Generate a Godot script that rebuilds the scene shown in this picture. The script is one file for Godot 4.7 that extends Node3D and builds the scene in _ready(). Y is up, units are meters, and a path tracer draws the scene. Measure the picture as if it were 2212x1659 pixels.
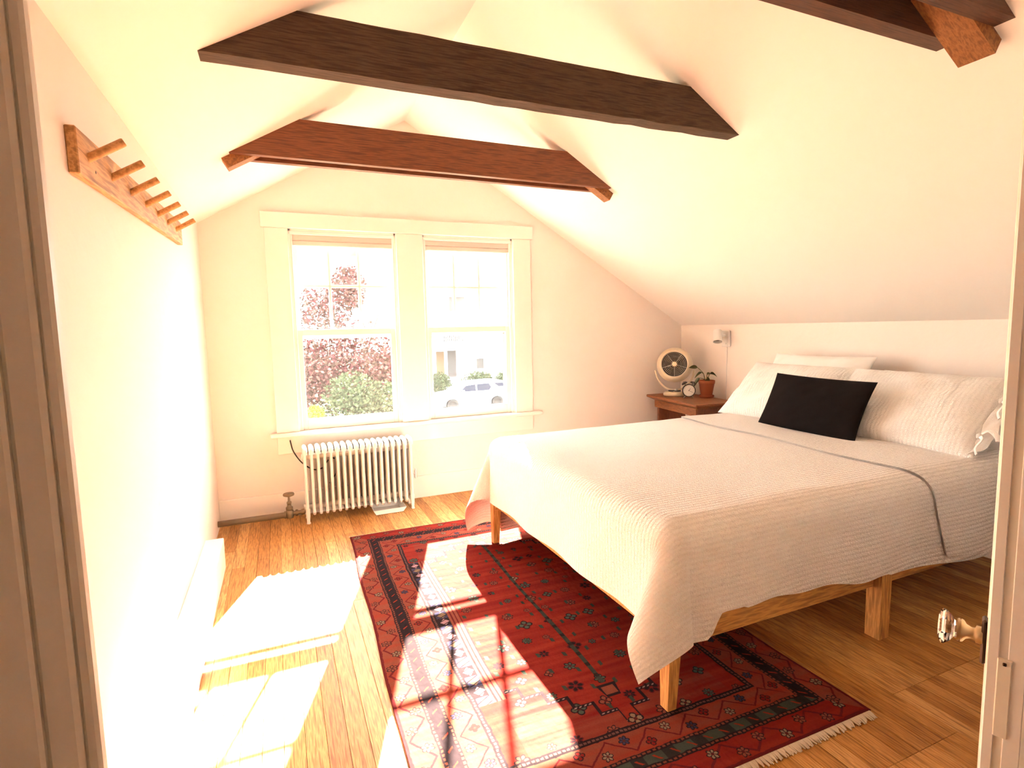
extends Node3D
# An attic bedroom with exposed tie beams, seen from its doorway. Units are metres, y is up.

# ---------------------------------------------------------------- mesh builder
class MB:
	var v := PackedVector3Array()
	var n := PackedVector3Array()
	var uv := PackedVector2Array()
	var idx := PackedInt32Array()
	var xf := Transform3D()
	func vert(p: Vector3, nn: Vector3, t := Vector2.ZERO) -> int:
		v.append(xf * p)
		n.append((xf.basis * nn).normalized())
		uv.append(t)
		return v.size() - 1
	func face(a: int, b: int, c: int) -> void:
		var w := (v[b] - v[a]).cross(v[c] - v[a])
		if w.dot(n[a] + n[b] + n[c]) > 0.0:
			idx.append_array([a, c, b])
		else:
			idx.append_array([a, b, c])
	func tri(a: Vector3, b: Vector3, c: Vector3, nn: Vector3) -> void:
		var i := vert(a, nn)
		vert(b, nn)
		vert(c, nn)
		face(i, i + 1, i + 2)
	func quad(a: Vector3, b: Vector3, c: Vector3, d: Vector3, nn: Vector3, uvs := []) -> void:
		var t: Array = uvs if uvs.size() == 4 else [Vector2.ZERO, Vector2(1, 0), Vector2(1, 1), Vector2(0, 1)]
		var i := vert(a, nn, t[0])
		vert(b, nn, t[1])
		vert(c, nn, t[2])
		vert(d, nn, t[3])
		face(i, i + 1, i + 2)
		face(i, i + 2, i + 3)
	func box(c: Vector3, s: Vector3, b := 0.0) -> void:
		var h := s / 2.0
		var bb := minf(b, minf(h.x, minf(h.y, h.z)) * 0.9)
		var i := h - Vector3(bb, bb, bb)
		var ax := [Vector3.RIGHT, Vector3.UP, Vector3.BACK]
		for k in 3:
			var p: Vector3 = ax[(k + 1) % 3]
			var q: Vector3 = ax[(k + 2) % 3]
			var a: Vector3 = ax[k]
			for sg in [-1.0, 1.0]:
				var o: Vector3 = c + a * (h[k] * sg)
				var e := p * i[(k + 1) % 3]
				var f := q * i[(k + 2) % 3]
				quad(o - e - f, o + e - f, o + e + f, o - e + f, a * sg)
		if bb <= 0.0:
			return
		for k in 3:
			var a: Vector3 = ax[k]
			var k1 := (k + 1) % 3
			var k2 := (k + 2) % 3
			for s1 in [-1.0, 1.0]:
				for s2 in [-1.0, 1.0]:
					var p1: Vector3 = ax[k1] * (h[k1] * s1) + ax[k2] * (i[k2] * s2)
					var p2: Vector3 = ax[k1] * (i[k1] * s1) + ax[k2] * (h[k2] * s2)
					var l := a * i[k]
					quad(c + p1 - l, c + p1 + l, c + p2 + l, c + p2 - l, (ax[k1] * s1 + ax[k2] * s2).normalized())
		for sx in [-1.0, 1.0]:
			for sy in [-1.0, 1.0]:
				for sz in [-1.0, 1.0]:
					tri(c + Vector3(h.x * sx, i.y * sy, i.z * sz), c + Vector3(i.x * sx, h.y * sy, i.z * sz), c + Vector3(i.x * sx, i.y * sy, h.z * sz), Vector3(sx, sy, sz).normalized())
	func prism(poly: PackedVector2Array, z0: float, z1: float) -> void:
		var t := Geometry2D.triangulate_polygon(poly)
		for z in [z0, z1]:
			var nn := Vector3(0, 0, -1 if z == minf(z0, z1) else 1)
			for k in range(0, t.size(), 3):
				tri(Vector3(poly[t[k]].x, poly[t[k]].y, z), Vector3(poly[t[k + 1]].x, poly[t[k + 1]].y, z), Vector3(poly[t[k + 2]].x, poly[t[k + 2]].y, z), nn)
		var area := 0.0
		for k in poly.size():
			area += poly[k].cross(poly[(k + 1) % poly.size()])
		for k in poly.size():
			var a := poly[k]
			var b := poly[(k + 1) % poly.size()]
			var d := (b - a).normalized() * signf(area)
			quad(Vector3(a.x, a.y, z0), Vector3(b.x, b.y, z0), Vector3(b.x, b.y, z1), Vector3(a.x, a.y, z1), Vector3(d.y, -d.x, 0))
	func tube(path: Array, r, seg := 10, caps := true, squash := 1.0) -> void:
		var m := path.size()
		var tan := []
		for k in m:
			var t: Vector3 = (path[mini(k + 1, m - 1)] - path[maxi(k - 1, 0)])
			tan.append(t.normalized())
		var up: Vector3 = Vector3.UP if absf(tan[0].y) < 0.9 else Vector3.RIGHT
		var side: Vector3 = (up - tan[0] * up.dot(tan[0])).normalized()
		var first := v.size()
		for k in m:
			side = (side - tan[k] * side.dot(tan[k])).normalized()
			var bi: Vector3 = tan[k].cross(side)
			var rr: float = r[k] if r is Array else r
			for j in seg + 1:
				var a := TAU * j / seg
				var d: Vector3 = side * cos(a) + bi * sin(a) * squash
				vert(path[k] + d * rr, (side * cos(a) + bi * sin(a) / squash).normalized(), Vector2(float(j) / seg, k))
		for k in m - 1:
			for j in seg:
				var a := first + k * (seg + 1) + j
				face(a, a + 1, a + seg + 2)
				face(a, a + seg + 2, a + seg + 1)
		if caps:
			for e in [0, m - 1]:
				var nn: Vector3 = tan[e] * (-1.0 if e == 0 else 1.0)
				var c := vert(path[e], nn)
				for j in seg + 1:
					var src := first + int(e) * (seg + 1) + j
					v.append(v[src])
					n.append((xf.basis * nn).normalized())
					uv.append(Vector2.ZERO)
				for j in seg:
					face(c, c + 1 + j, c + 2 + j)
	func lathe(prof: Array, seg := 32, hard := false, start := 0.0) -> void:
		# prof: Vector2(radius, height) turned about the y axis
		var m := prof.size()
		for k in m - 1:
			var a: Vector2 = prof[k]
			var b: Vector2 = prof[k + 1]
			var na := seg_normal(prof, k)
			var nb := na
			if not hard:
				if k > 0:
					var o := seg_normal(prof, k - 1)
					if o.dot(na) > 0.4:
						na = (na + o).normalized()
				if k < m - 2:
					var o := seg_normal(prof, k + 1)
					if o.dot(nb) > 0.4:
						nb = (seg_normal(prof, k) + o).normalized()
			var first := v.size()
			for j in seg + 1:
				var t := start + TAU * j / seg
				var c := Vector3(cos(t), 0, sin(t))
				vert(c * a.x + Vector3(0, a.y, 0), c * na.x + Vector3(0, na.y, 0), Vector2(float(j) / seg, a.y))
				vert(c * b.x + Vector3(0, b.y, 0), c * nb.x + Vector3(0, nb.y, 0), Vector2(float(j) / seg, b.y))
			for j in seg:
				var q := first + j * 2
				face(q, q + 1, q + 3)
				face(q, q + 3, q + 2)
	func seg_normal(prof: Array, k: int) -> Vector2:
		var d: Vector2 = (prof[k + 1] - prof[k]).normalized()
		return Vector2(d.y, -d.x)
	func faceted(prof: Array, seg: int) -> void:
		for k in prof.size() - 1:
			var nn := seg_normal(prof, k)
			for j in seg:
				var t0 := TAU * j / seg
				var t1 := TAU * (j + 1) / seg
				var c0 := Vector3(cos(t0), 0, sin(t0))
				var c1 := Vector3(cos(t1), 0, sin(t1))
				var cm := (c0 + c1).normalized()
				var a: Vector2 = prof[k]
				var b: Vector2 = prof[k + 1]
				quad(c0 * a.x + Vector3(0, a.y, 0), c0 * b.x + Vector3(0, b.y, 0), c1 * b.x + Vector3(0, b.y, 0), c1 * a.x + Vector3(0, a.y, 0), cm * nn.x + Vector3(0, nn.y, 0))
	func grid(p: Array, uvs: Array, outward: Vector3, thick := 0.0) -> void:
		# p[i][j]: points of a smooth sheet; thick > 0 gives it a second side and a hem
		var ni := p.size()
		var nj: int = p[0].size()
		var nm := []
		var flip := 0.0
		for i in ni:
			var row := []
			for j in nj:
				var du: Vector3 = p[mini(i + 1, ni - 1)][j] - p[maxi(i - 1, 0)][j]
				var dv: Vector3 = p[i][mini(j + 1, nj - 1)] - p[i][maxi(j - 1, 0)]
				var nn := du.cross(dv)
				row.append(nn.normalized() if nn.length() > 1e-12 else Vector3.UP)
			nm.append(row)
		flip = signf((nm[ni / 2][nj / 2] as Vector3).dot(outward))
		if flip == 0.0:
			flip = 1.0
		for side in ([0, 1] if thick > 0.0 else [0]):
			var first := v.size()
			for i in ni:
				for j in nj:
					var nn: Vector3 = nm[i][j] * flip
					var q: Vector3 = p[i][j]
					vert(q - nn * thick if side == 1 else q, -nn if side == 1 else nn, uvs[i][j] if uvs.size() else Vector2(float(i) / ni, float(j) / nj))
			for i in ni - 1:
				for j in nj - 1:
					var a := first + i * nj + j
					face(a, a + 1, a + nj + 1)
					face(a, a + nj + 1, a + nj)
		if thick > 0.0:
			var rim := []
			for j in nj:
				rim.append(Vector2i(0, j))
			for i in range(1, ni):
				rim.append(Vector2i(i, nj - 1))
			for j in range(nj - 2, -1, -1):
				rim.append(Vector2i(ni - 1, j))
			for i in range(ni - 2, 0, -1):
				rim.append(Vector2i(i, 0))
			var mid: Vector3 = p[ni / 2][nj / 2]
			for k in rim.size():
				var a: Vector2i = rim[k]
				var b: Vector2i = rim[(k + 1) % rim.size()]
				var pa: Vector3 = p[a.x][a.y]
				var pb: Vector3 = p[b.x][b.y]
				var qa: Vector3 = pa - nm[a.x][a.y] * flip * thick
				var qb: Vector3 = pb - nm[b.x][b.y] * flip * thick
				var nn := (pb - pa).cross(qa - pa).normalized()
				if nn.dot(pa - mid) < 0.0:
					nn = -nn
				if nn.length() > 0.5:
					quad(pa, pb, qb, qa, nn)
	func done() -> ArrayMesh:
		var arr := []
		arr.resize(Mesh.ARRAY_MAX)
		arr[Mesh.ARRAY_VERTEX] = v
		arr[Mesh.ARRAY_NORMAL] = n
		arr[Mesh.ARRAY_TEX_UV] = uv
		arr[Mesh.ARRAY_INDEX] = idx
		var m := ArrayMesh.new()
		m.add_surface_from_arrays(Mesh.PRIMITIVE_TRIANGLES, arr)
		return m

# ---------------------------------------------------------------- helpers
var M := {}
var used := {}
var rng := RandomNumberGenerator.new()

func numbered(s: String) -> String:
	var k: int = used.get(s, 0)
	used[s] = k + 1
	return s if k == 0 else "%s_%03d" % [s, k]

func tag(o: Node, label: String, category: String, group := "") -> void:
	o.set_meta("label", label)
	o.set_meta("category", category)
	if group:
		o.set_meta("group", group)

func thing(called: String, label: String, category: String, at := Vector3.ZERO, turn := 0.0, group := "") -> Node3D:
	var o := Node3D.new()
	o.name = numbered(called)
	add_child(o)
	o.position = at
	o.rotation.y = turn
	tag(o, label, category, group)
	return o

func setting(called: String, label := "", category := "") -> Node3D:
	var o := Node3D.new()
	o.name = numbered(called)
	add_child(o)
	o.set_meta("kind", "structure")
	if label:
		tag(o, label, category)
	return o

func part(called: String, m: MB, mt: Material, parent: Node) -> MeshInstance3D:
	var o := MeshInstance3D.new()
	o.name = called
	o.mesh = m.done()
	o.material_override = mt
	parent.add_child(o, true)
	return o

func solo(called: String, m: MB, mt: Material, label: String, category: String, group := "") -> MeshInstance3D:
	var o := part(numbered(called), m, mt, self)
	tag(o, label, category, group)
	return o

func shell(called: String, m: MB, mt: Material, label: String, category: String) -> MeshInstance3D:
	var o := solo(called, m, mt, label, category)
	o.set_meta("kind", "structure")
	return o

func bx(c: Vector3, s: Vector3, b := 0.0) -> MB:
	var m := MB.new()
	m.box(c, s, b)
	return m

func span(a: Vector3, b: Vector3, bev := 0.0) -> MB:
	return bx((a + b) / 2.0, (b - a).abs(), bev)

func lin(r: float, g: float, b: float) -> Color:
	return Color(r, g, b).linear_to_srgb()

func noise_tex(freq: float, seed_: int, ramp: Gradient = null, oct := 4, size := 512, kind := FastNoiseLite.TYPE_SIMPLEX_SMOOTH) -> NoiseTexture2D:
	var f := FastNoiseLite.new()
	f.noise_type = kind
	f.frequency = freq
	f.fractal_octaves = oct
	f.seed = seed_
	var t := NoiseTexture2D.new()
	t.width = size
	t.height = size
	t.seamless = true
	t.noise = f
	if ramp:
		t.color_ramp = ramp
	return t

func ramp(stops: Array) -> Gradient:
	var g := Gradient.new()
	var off := PackedFloat32Array()
	var col := PackedColorArray()
	for s in stops:
		off.append(s[0])
		col.append(s[1])
	g.offsets = off
	g.colors = col
	return g

func mat(called: String, c: Color, rough := 0.6, metal := 0.0) -> StandardMaterial3D:
	var m := StandardMaterial3D.new()
	m.resource_name = called
	m.albedo_color = c
	m.roughness = rough
	m.metallic = metal
	return m

var grain: NoiseTexture2D
var knots: NoiseTexture2D
var plaster_h: NoiseTexture2D
var cloth_h: NoiseTexture2D

func wood(called: String, c: Color, sc: Vector3, rough := 0.45, bump := 0.06, world := true) -> StandardMaterial3D:
	var m := mat(called, c, rough)
	m.albedo_texture = grain
	m.uv1_triplanar = true
	m.uv1_world_triplanar = world
	m.uv1_scale = sc
	if bump > 0.1:
		m.heightmap_enabled = true
		m.heightmap_texture = grain
		m.heightmap_scale = bump
	return m

func plaster(called: String, c: Color, rough := 0.75, bump := 0.12, sc := 1.6) -> StandardMaterial3D:
	var m := mat(called, c, rough)
	m.uv1_triplanar = true
	m.uv1_world_triplanar = true
	m.uv1_scale = Vector3(sc, sc, sc)
	if bump > 0.1 and sc < 3.0:
		m.heightmap_enabled = true
		m.heightmap_texture = plaster_h
		m.heightmap_scale = bump
	return m

func make_materials() -> void:
	grain = noise_tex(0.02, 3, ramp([[0.0, Color(0.62, 0.56, 0.5)], [0.42, Color(0.86, 0.83, 0.8)], [0.55, Color(1, 1, 1)], [0.7, Color(0.9, 0.87, 0.84)], [1.0, Color(0.74, 0.68, 0.62)]]), 5)
	plaster_h = noise_tex(0.012, 8, null, 6)
	cloth_h = noise_tex(0.09, 21, null, 3)
	M.wall = plaster("wall paint", lin(0.885, 0.805, 0.735))
	M.ceiling = plaster("ceiling paint", lin(0.895, 0.84, 0.785), 0.8, 0.2, 0.9)
	M.trim = plaster("trim paint", lin(0.88, 0.845, 0.775), 0.4, 0.03, 3.0)
	M.old_trim = plaster("old door paint", lin(0.84, 0.79, 0.66), 0.45, 0.05, 5.0)
	M.jamb = M.old_trim
	M.hall = M.wall
	M.sash = plaster("sash paint", lin(0.86, 0.82, 0.75), 0.4, 0.03, 3.0)
	M.storm = mat("storm window aluminium", lin(0.13, 0.11, 0.10), 0.6, 0.0)
	M.glass = mat("window glass", Color(1, 1, 1, 0.02), 0.0)
	M.glass.transparency = BaseMaterial3D.TRANSPARENCY_ALPHA
	M.shade = mat("roller shade cloth", lin(0.66, 0.58, 0.52), 0.8)
	M.boards = []
	for c in [[0.65, 0.345, 0.115], [0.57, 0.28, 0.08], [0.71, 0.40, 0.145], [0.47, 0.21, 0.055], [0.61, 0.315, 0.10], [0.54, 0.26, 0.075]]:
		var w := wood("floorboard %d" % M.boards.size(), lin(c[0], c[1], c[2]), Vector3(9, 9, 0.55), 0.5, 0.02)
		w.metallic_specular = 0.4
		M.boards.append(w)
	M.subfloor = mat("subfloor", lin(0.05, 0.025, 0.01), 0.9)
	M.beam_dark = wood("old dark beam", lin(0.088, 0.055, 0.035), Vector3(0.5, 9, 9), 0.9, 0.25)
	M.beam_red = wood("reddish beam", lin(0.19, 0.058, 0.02), Vector3(0.5, 8, 8), 0.55, 0.08)
	M.beam_red2 = wood("brown beam", lin(0.10, 0.038, 0.017), Vector3(0.5, 8, 8), 0.6, 0.12)
	M.block = wood("rafter stub", lin(0.32, 0.125, 0.036), Vector3(3, 3, 8), 0.65, 0.08)
	M.peg = wood("peg rail oak", lin(0.62, 0.34, 0.13), Vector3(4, 4, 0.4), 0.5, 0.05)
	M.pine = wood("pine", lin(0.62, 0.32, 0.10), Vector3(0.5, 5, 5), 0.5, 0.03)
	M.pine_leg = wood("pine leg", lin(0.62, 0.32, 0.10), Vector3(5, 0.5, 5), 0.5, 0.03)
	M.bench = wood("bench wood", lin(0.25, 0.085, 0.026), Vector3(8, 8, 0.9), 0.5, 0.04)
	M.bench_leg = wood("bench leg wood", lin(0.20, 0.062, 0.02), Vector3(8, 0.9, 8), 0.5, 0.04)
	M.white_metal = plaster("radiator enamel", lin(0.80, 0.77, 0.70), 0.42, 0.05, 6.0)
	M.iron = plaster("tarnished brass", lin(0.20, 0.15, 0.09), 0.45, 0.1, 12.0)
	M.iron.metallic = 0.6
	M.pipe = plaster("painted pipe", lin(0.16, 0.11, 0.06), 0.5, 0.06, 8.0)
	M.plastic_white = mat("white plastic", lin(0.82, 0.80, 0.76), 0.35)
	M.black = mat("black rubber", lin(0.012, 0.011, 0.011), 0.5)
	M.linen = mat("white linen", lin(0.82, 0.795, 0.755), 0.9)
	M.linen.heightmap_enabled = true
	M.linen.uv1_triplanar = true
	M.linen.uv1_scale = Vector3(5, 5, 5)
	M.linen.heightmap_texture = cloth_h
	M.linen.heightmap_scale = 0.12
	M.sham = mat("sham quilting", lin(0.84, 0.81, 0.765), 0.9)
	M.quilt = mat("quilt cotton", lin(0.89, 0.85, 0.80), 0.92)
	var qt := ImageTexture.create_from_image(quilt_image())
	for q in [M.quilt, M.sham]:
		q.heightmap_enabled = true
		q.heightmap_texture = qt
		q.uv1_scale = Vector3(1.0 / 0.072, 1.0 / 0.072, 1)
		q.heightmap_scale = 0.8
	M.sham.heightmap_scale = 0.4
	M.charcoal = mat("charcoal linen", lin(0.010, 0.0075, 0.0068), 0.95)
	M.charcoal.metallic_specular = 0.15
	M.charcoal.heightmap_enabled = true
	M.charcoal.uv1_triplanar = true
	M.charcoal.uv1_scale = Vector3(14, 14, 14)
	M.charcoal.heightmap_texture = cloth_h
	M.charcoal.heightmap_scale = 0.1
	M.fringe = mat("wool fringe", lin(0.66, 0.56, 0.42), 0.95)
	M.cream = mat("cream enamel", lin(0.74, 0.62, 0.44), 0.3)
	M.chrome = mat("brushed chrome", lin(0.5, 0.47, 0.43), 0.45, 0.6)
	M.blade = mat("fan blade", lin(0.02, 0.017, 0.016), 0.4)
	M.dark = mat("dark hollow", lin(0.012, 0.008, 0.008), 0.8)
	M.inner = mat("pale fan interior", lin(0.12, 0.095, 0.075), 0.6)
	M.clock_face = mat("clock paper", lin(0.82, 0.78, 0.70), 0.6)
	M.clock_case = mat("clock enamel", lin(0.02, 0.012, 0.014), 0.35)
	M.terracotta = plaster("terracotta", lin(0.30, 0.072, 0.024), 0.8, 0.05, 9.0)
	M.soil = plaster("soil", lin(0.03, 0.015, 0.008), 0.95, 0.6, 20.0)
	M.leaf = mat("houseplant leaf", lin(0.055, 0.075, 0.018), 0.4)
	M.stem = mat("houseplant stem", lin(0.10, 0.09, 0.03), 0.6)
	M.knob_glass = mat("pressed glass", Color(1, 1, 1, 0.0), 0.02)
	M.knob_glass.transparency = BaseMaterial3D.TRANSPARENCY_ALPHA
	M.knob_glass.refraction_enabled = true
	M.knob_glass.refraction_scale = 0.05
	M.lamp_inner = mat("lamp inner metal", lin(0.16, 0.14, 0.12), 0.5, 0.3)
	M.brass = mat("worn brass", lin(0.62, 0.5, 0.3), 0.3, 0.9)
	M.dark_brass = mat("dark bronze", lin(0.06, 0.035, 0.02), 0.45, 0.6)

func quilt_image() -> Image:
	var s := 256
	var f := FastNoiseLite.new()
	f.frequency = 0.03
	f.fractal_octaves = 3
	f.seed = 5
	var nz := f.get_seamless_image(s, s)
	var im := Image.create(s, s, false, Image.FORMAT_L8)
	for y in s:
		for x in s:
			var w := nz.get_pixel(x, y).r - 0.5
			var rib := pow(absf(sin(PI * (4.0 * y / s + 0.5 * w))), 0.55)
			var puck := 0.9 + 0.05 * sin(TAU * 5.0 * x / s + 9.0 * w) + 0.5 * w
			im.set_pixel(x, y, Color(1, 1, 1) * clampf(rib * puck, 0.0, 1.0))
	return im

# ---------------------------------------------------------------- measures of the room
const XL := -0.416
const XR := 3.337
const ZF := -3.93
const ZN := -0.72
const XA := 0.9004
const YA := 2.6946
const MLS := 0.5832
const MRS := 0.6002

func slope_y(x: float) -> float:
	return YA - MLS * (XA - x) if x < XA else YA - MRS * (x - XA)

func _ready() -> void:
	rng.seed = 11
	# camera
	var cam := Camera3D.new()
	cam.name = "camera"
	var yaw := 0.4024
	var pitch := 0.1019
	var roll := -0.0215
	var fwd := Vector3(sin(yaw) * cos(pitch), -sin(pitch), -cos(yaw) * cos(pitch))
	var rt := Vector3(cos(yaw), 0, sin(yaw))
	var up := rt.cross(fwd)
	var r2 := rt * cos(roll) + up * sin(roll)
	var u2 := -rt * sin(roll) + up * cos(roll)
	cam.transform = Transform3D(Basis(r2, u2, -fwd), Vector3(0, 1.24, 0))
	cam.fov = rad_to_deg(2.0 * atan(829.5 / 1178.4))
	cam.near = 0.02
	cam.far = 400.0
	add_child(cam)
	cam.current = true
	# sky
	var sky := ProceduralSkyMaterial.new()
	sky.sky_top_color = lin(0.93, 0.94, 0.94)
	sky.sky_horizon_color = lin(1.0, 0.93, 0.83)
	sky.ground_bottom_color = lin(0.3, 0.28, 0.25)
	sky.ground_horizon_color = lin(0.8, 0.77, 0.72)
	var env := Environment.new()
	env.background_mode = Environment.BG_SKY
	env.sky = Sky.new()
	env.sky.sky_material = sky
	env.background_energy_multiplier = 11.0
	env.tonemap_mode = Environment.TONE_MAPPER_LINEAR
	env.tonemap_exposure = 2.9
	env.sdfgi_enabled = true
	env.ssao_enabled = true
	env.ssil_enabled = true
	var we := WorldEnvironment.new()
	we.name = "environment"
	we.environment = env
	add_child(we)
	# sun, through the windows from outside on the right
	var sun := DirectionalLight3D.new()
	sun.name = "sun"
	sun.transform = Transform3D(Basis.looking_at(Vector3(-0.335, -0.668, 1.0).normalized()), Vector3.ZERO)
	sun.light_color = lin(1.0, 0.87, 0.74)
	sun.light_energy = 32.0
	sun.light_angular_distance = 0.55
	sun.shadow_enabled = true
	sun.sky_mode = DirectionalLight3D.SKY_MODE_LIGHT_ONLY
	add_child(sun)

	make_materials()
	build_shell()
	build_floor()
	build_windows()
	build_door()
	build_beams()
	build_bed()
	build_rug()
	build_radiator()
	build_peg_rail()
	build_bench()
	build_lamp()
	build_outside()

# ---------------------------------------------------------------- shell
func build_shell() -> void:
	var m := MB.new()
	var z0 := ZF - 0.16
	for b in [[-0.7, -0.25, 3.6, 0.555], [-0.7, 1.92, 3.6, 2.95], [-0.7, 0.555, 0.10, 1.92], [0.803, 0.555, 0.992, 1.92], [1.695, 0.555, 3.6, 1.92]]:
		m.box(Vector3((b[0] + b[2]) / 2, (b[1] + b[3]) / 2, (ZF + z0) / 2), Vector3(b[2] - b[0], b[3] - b[1], ZF - z0))
	shell("wall_back", m, M.wall, "cream gable wall with the paired sash windows", "wall")
	m = span(Vector3(-0.58, -0.25, ZF), Vector3(XL, 2.1, ZN))
	shell("wall_left", m, M.wall, "long cream side wall carrying the wooden peg rail", "wall")
	m = span(Vector3(XR, -0.25, ZF), Vector3(3.5, 1.4, ZN))
	shell("wall_right", m, M.wall, "low cream knee wall behind the head of the bed", "wall")
	m = MB.new()
	m.prism(PackedVector2Array([Vector2(XA, YA), Vector2(-0.7, slope_y(-0.7)), Vector2(-0.7, slope_y(-0.7) + 0.25), Vector2(XA, YA + 0.25)]), ZF - 0.1, ZN + 0.14)
	shell("ceiling", m, M.ceiling, "left slope of the cream attic ceiling above the peg rail", "ceiling")
	m = MB.new()
	m.prism(PackedVector2Array([Vector2(XA, YA), Vector2(3.6, slope_y(3.6)), Vector2(3.6, slope_y(3.6) + 0.25), Vector2(XA, YA + 0.25)]), ZF - 0.1, ZN + 0.14)
	shell("ceiling", m, M.ceiling, "right slope of the cream attic ceiling above the bed", "ceiling")
	# wall round the doorway and the landing behind it
	m = MB.new()
	for b in [[-0.7, -0.25, -0.226, 2.95], [1.74, -0.25, 3.6, 2.95], [-0.226, 2.06, 1.74, 2.95]]:
		m.box(Vector3((b[0] + b[2]) / 2, (b[1] + b[3]) / 2, ZN + 0.06), Vector3(b[2] - b[0], b[3] - b[1], 0.12))
	shell("wall_front", m, M.wall, "cream wall around the doorway to the landing", "wall")
	m = MB.new()
	m.box(Vector3(-0.62, 1.1, 0.4), Vector3(0.14, 2.7, 2.0))
	m.box(Vector3(1.95, 1.1, 0.4), Vector3(0.14, 2.7, 2.0))
	m.box(Vector3(0.66, 1.1, 1.35), Vector3(2.72, 2.7, 0.14))
	shell("wall_landing", m, M.hall, "cream walls of the landing behind the doorway", "wall")
	m = span(Vector3(-0.69, 2.32, -0.6), Vector3(2.02, 2.45, 1.42))
	shell("ceiling", m, M.hall, "flat cream ceiling of the landing behind the doorway", "ceiling")
	# skirting
	m = span(Vector3(XL, 0, ZF), Vector3(0.9 + 2.43, 0.165, ZF + 0.018), 0.003)
	shell("baseboard_back", m, M.trim, "white baseboard along the window wall under the radiator", "baseboard")
	m = span(Vector3(XL, 0, -3.19), Vector3(-0.3274, 0.165, ZN), 0.004)
	shell("baseboard_left", m, M.trim, "deep white boxed baseboard below the peg rail wall", "baseboard")
	m = span(Vector3(XR - 0.018, 0, ZF + 0.018), Vector3(XR, 0.165, ZN), 0.003)
	shell("baseboard_right", m, M.trim, "white baseboard of the knee wall behind the bed", "baseboard")

func build_floor() -> void:
	var f := setting("floor", "honey coloured narrow strip wood floor", "floor")
	var w := 0.0603
	var x := -0.4163
	var row := 0
	var gap := 0.0011
	while x < XR - 0.005:
		var x1 := minf(x + w, XR)
		var xm := (x + x1) / 2.0
		var cuts := [ZF]
		var z := ZF + rng.randf_range(0.5, 1.7)
		while z < -1.5:
			cuts.append(z)
			z += rng.randf_range(1.0, 1.9)
		if xm > 1.84 and xm < 2.36:
			cuts = cuts.filter(func(c): return c < -1.5)
			cuts.append(-1.075)
		elif xm > 1.42 and xm <= 1.84:
			cuts = cuts.filter(func(c): return c < -1.4)
			cuts.append(-0.888)
		cuts.append(-0.6)
		for k in cuts.size() - 1:
			var m := span(Vector3(x, -0.02, cuts[k]), Vector3(x1 - gap, 0, cuts[k + 1] - gap), 0.0007)
			part("floorboard", m, M.boards[rng.randi() % M.boards.size()], f)
		x = x1
		row += 1
	part("subfloor", span(Vector3(-0.6, -0.12, ZF), Vector3(3.5, -0.022, -0.6)), M.subfloor, f)
	shell("floor_landing", span(Vector3(-0.69, -0.12, -0.6), Vector3(2.02, 0.0, 1.42)), M.boards[1], "wood floor of the landing behind the doorway", "floor")

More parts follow.
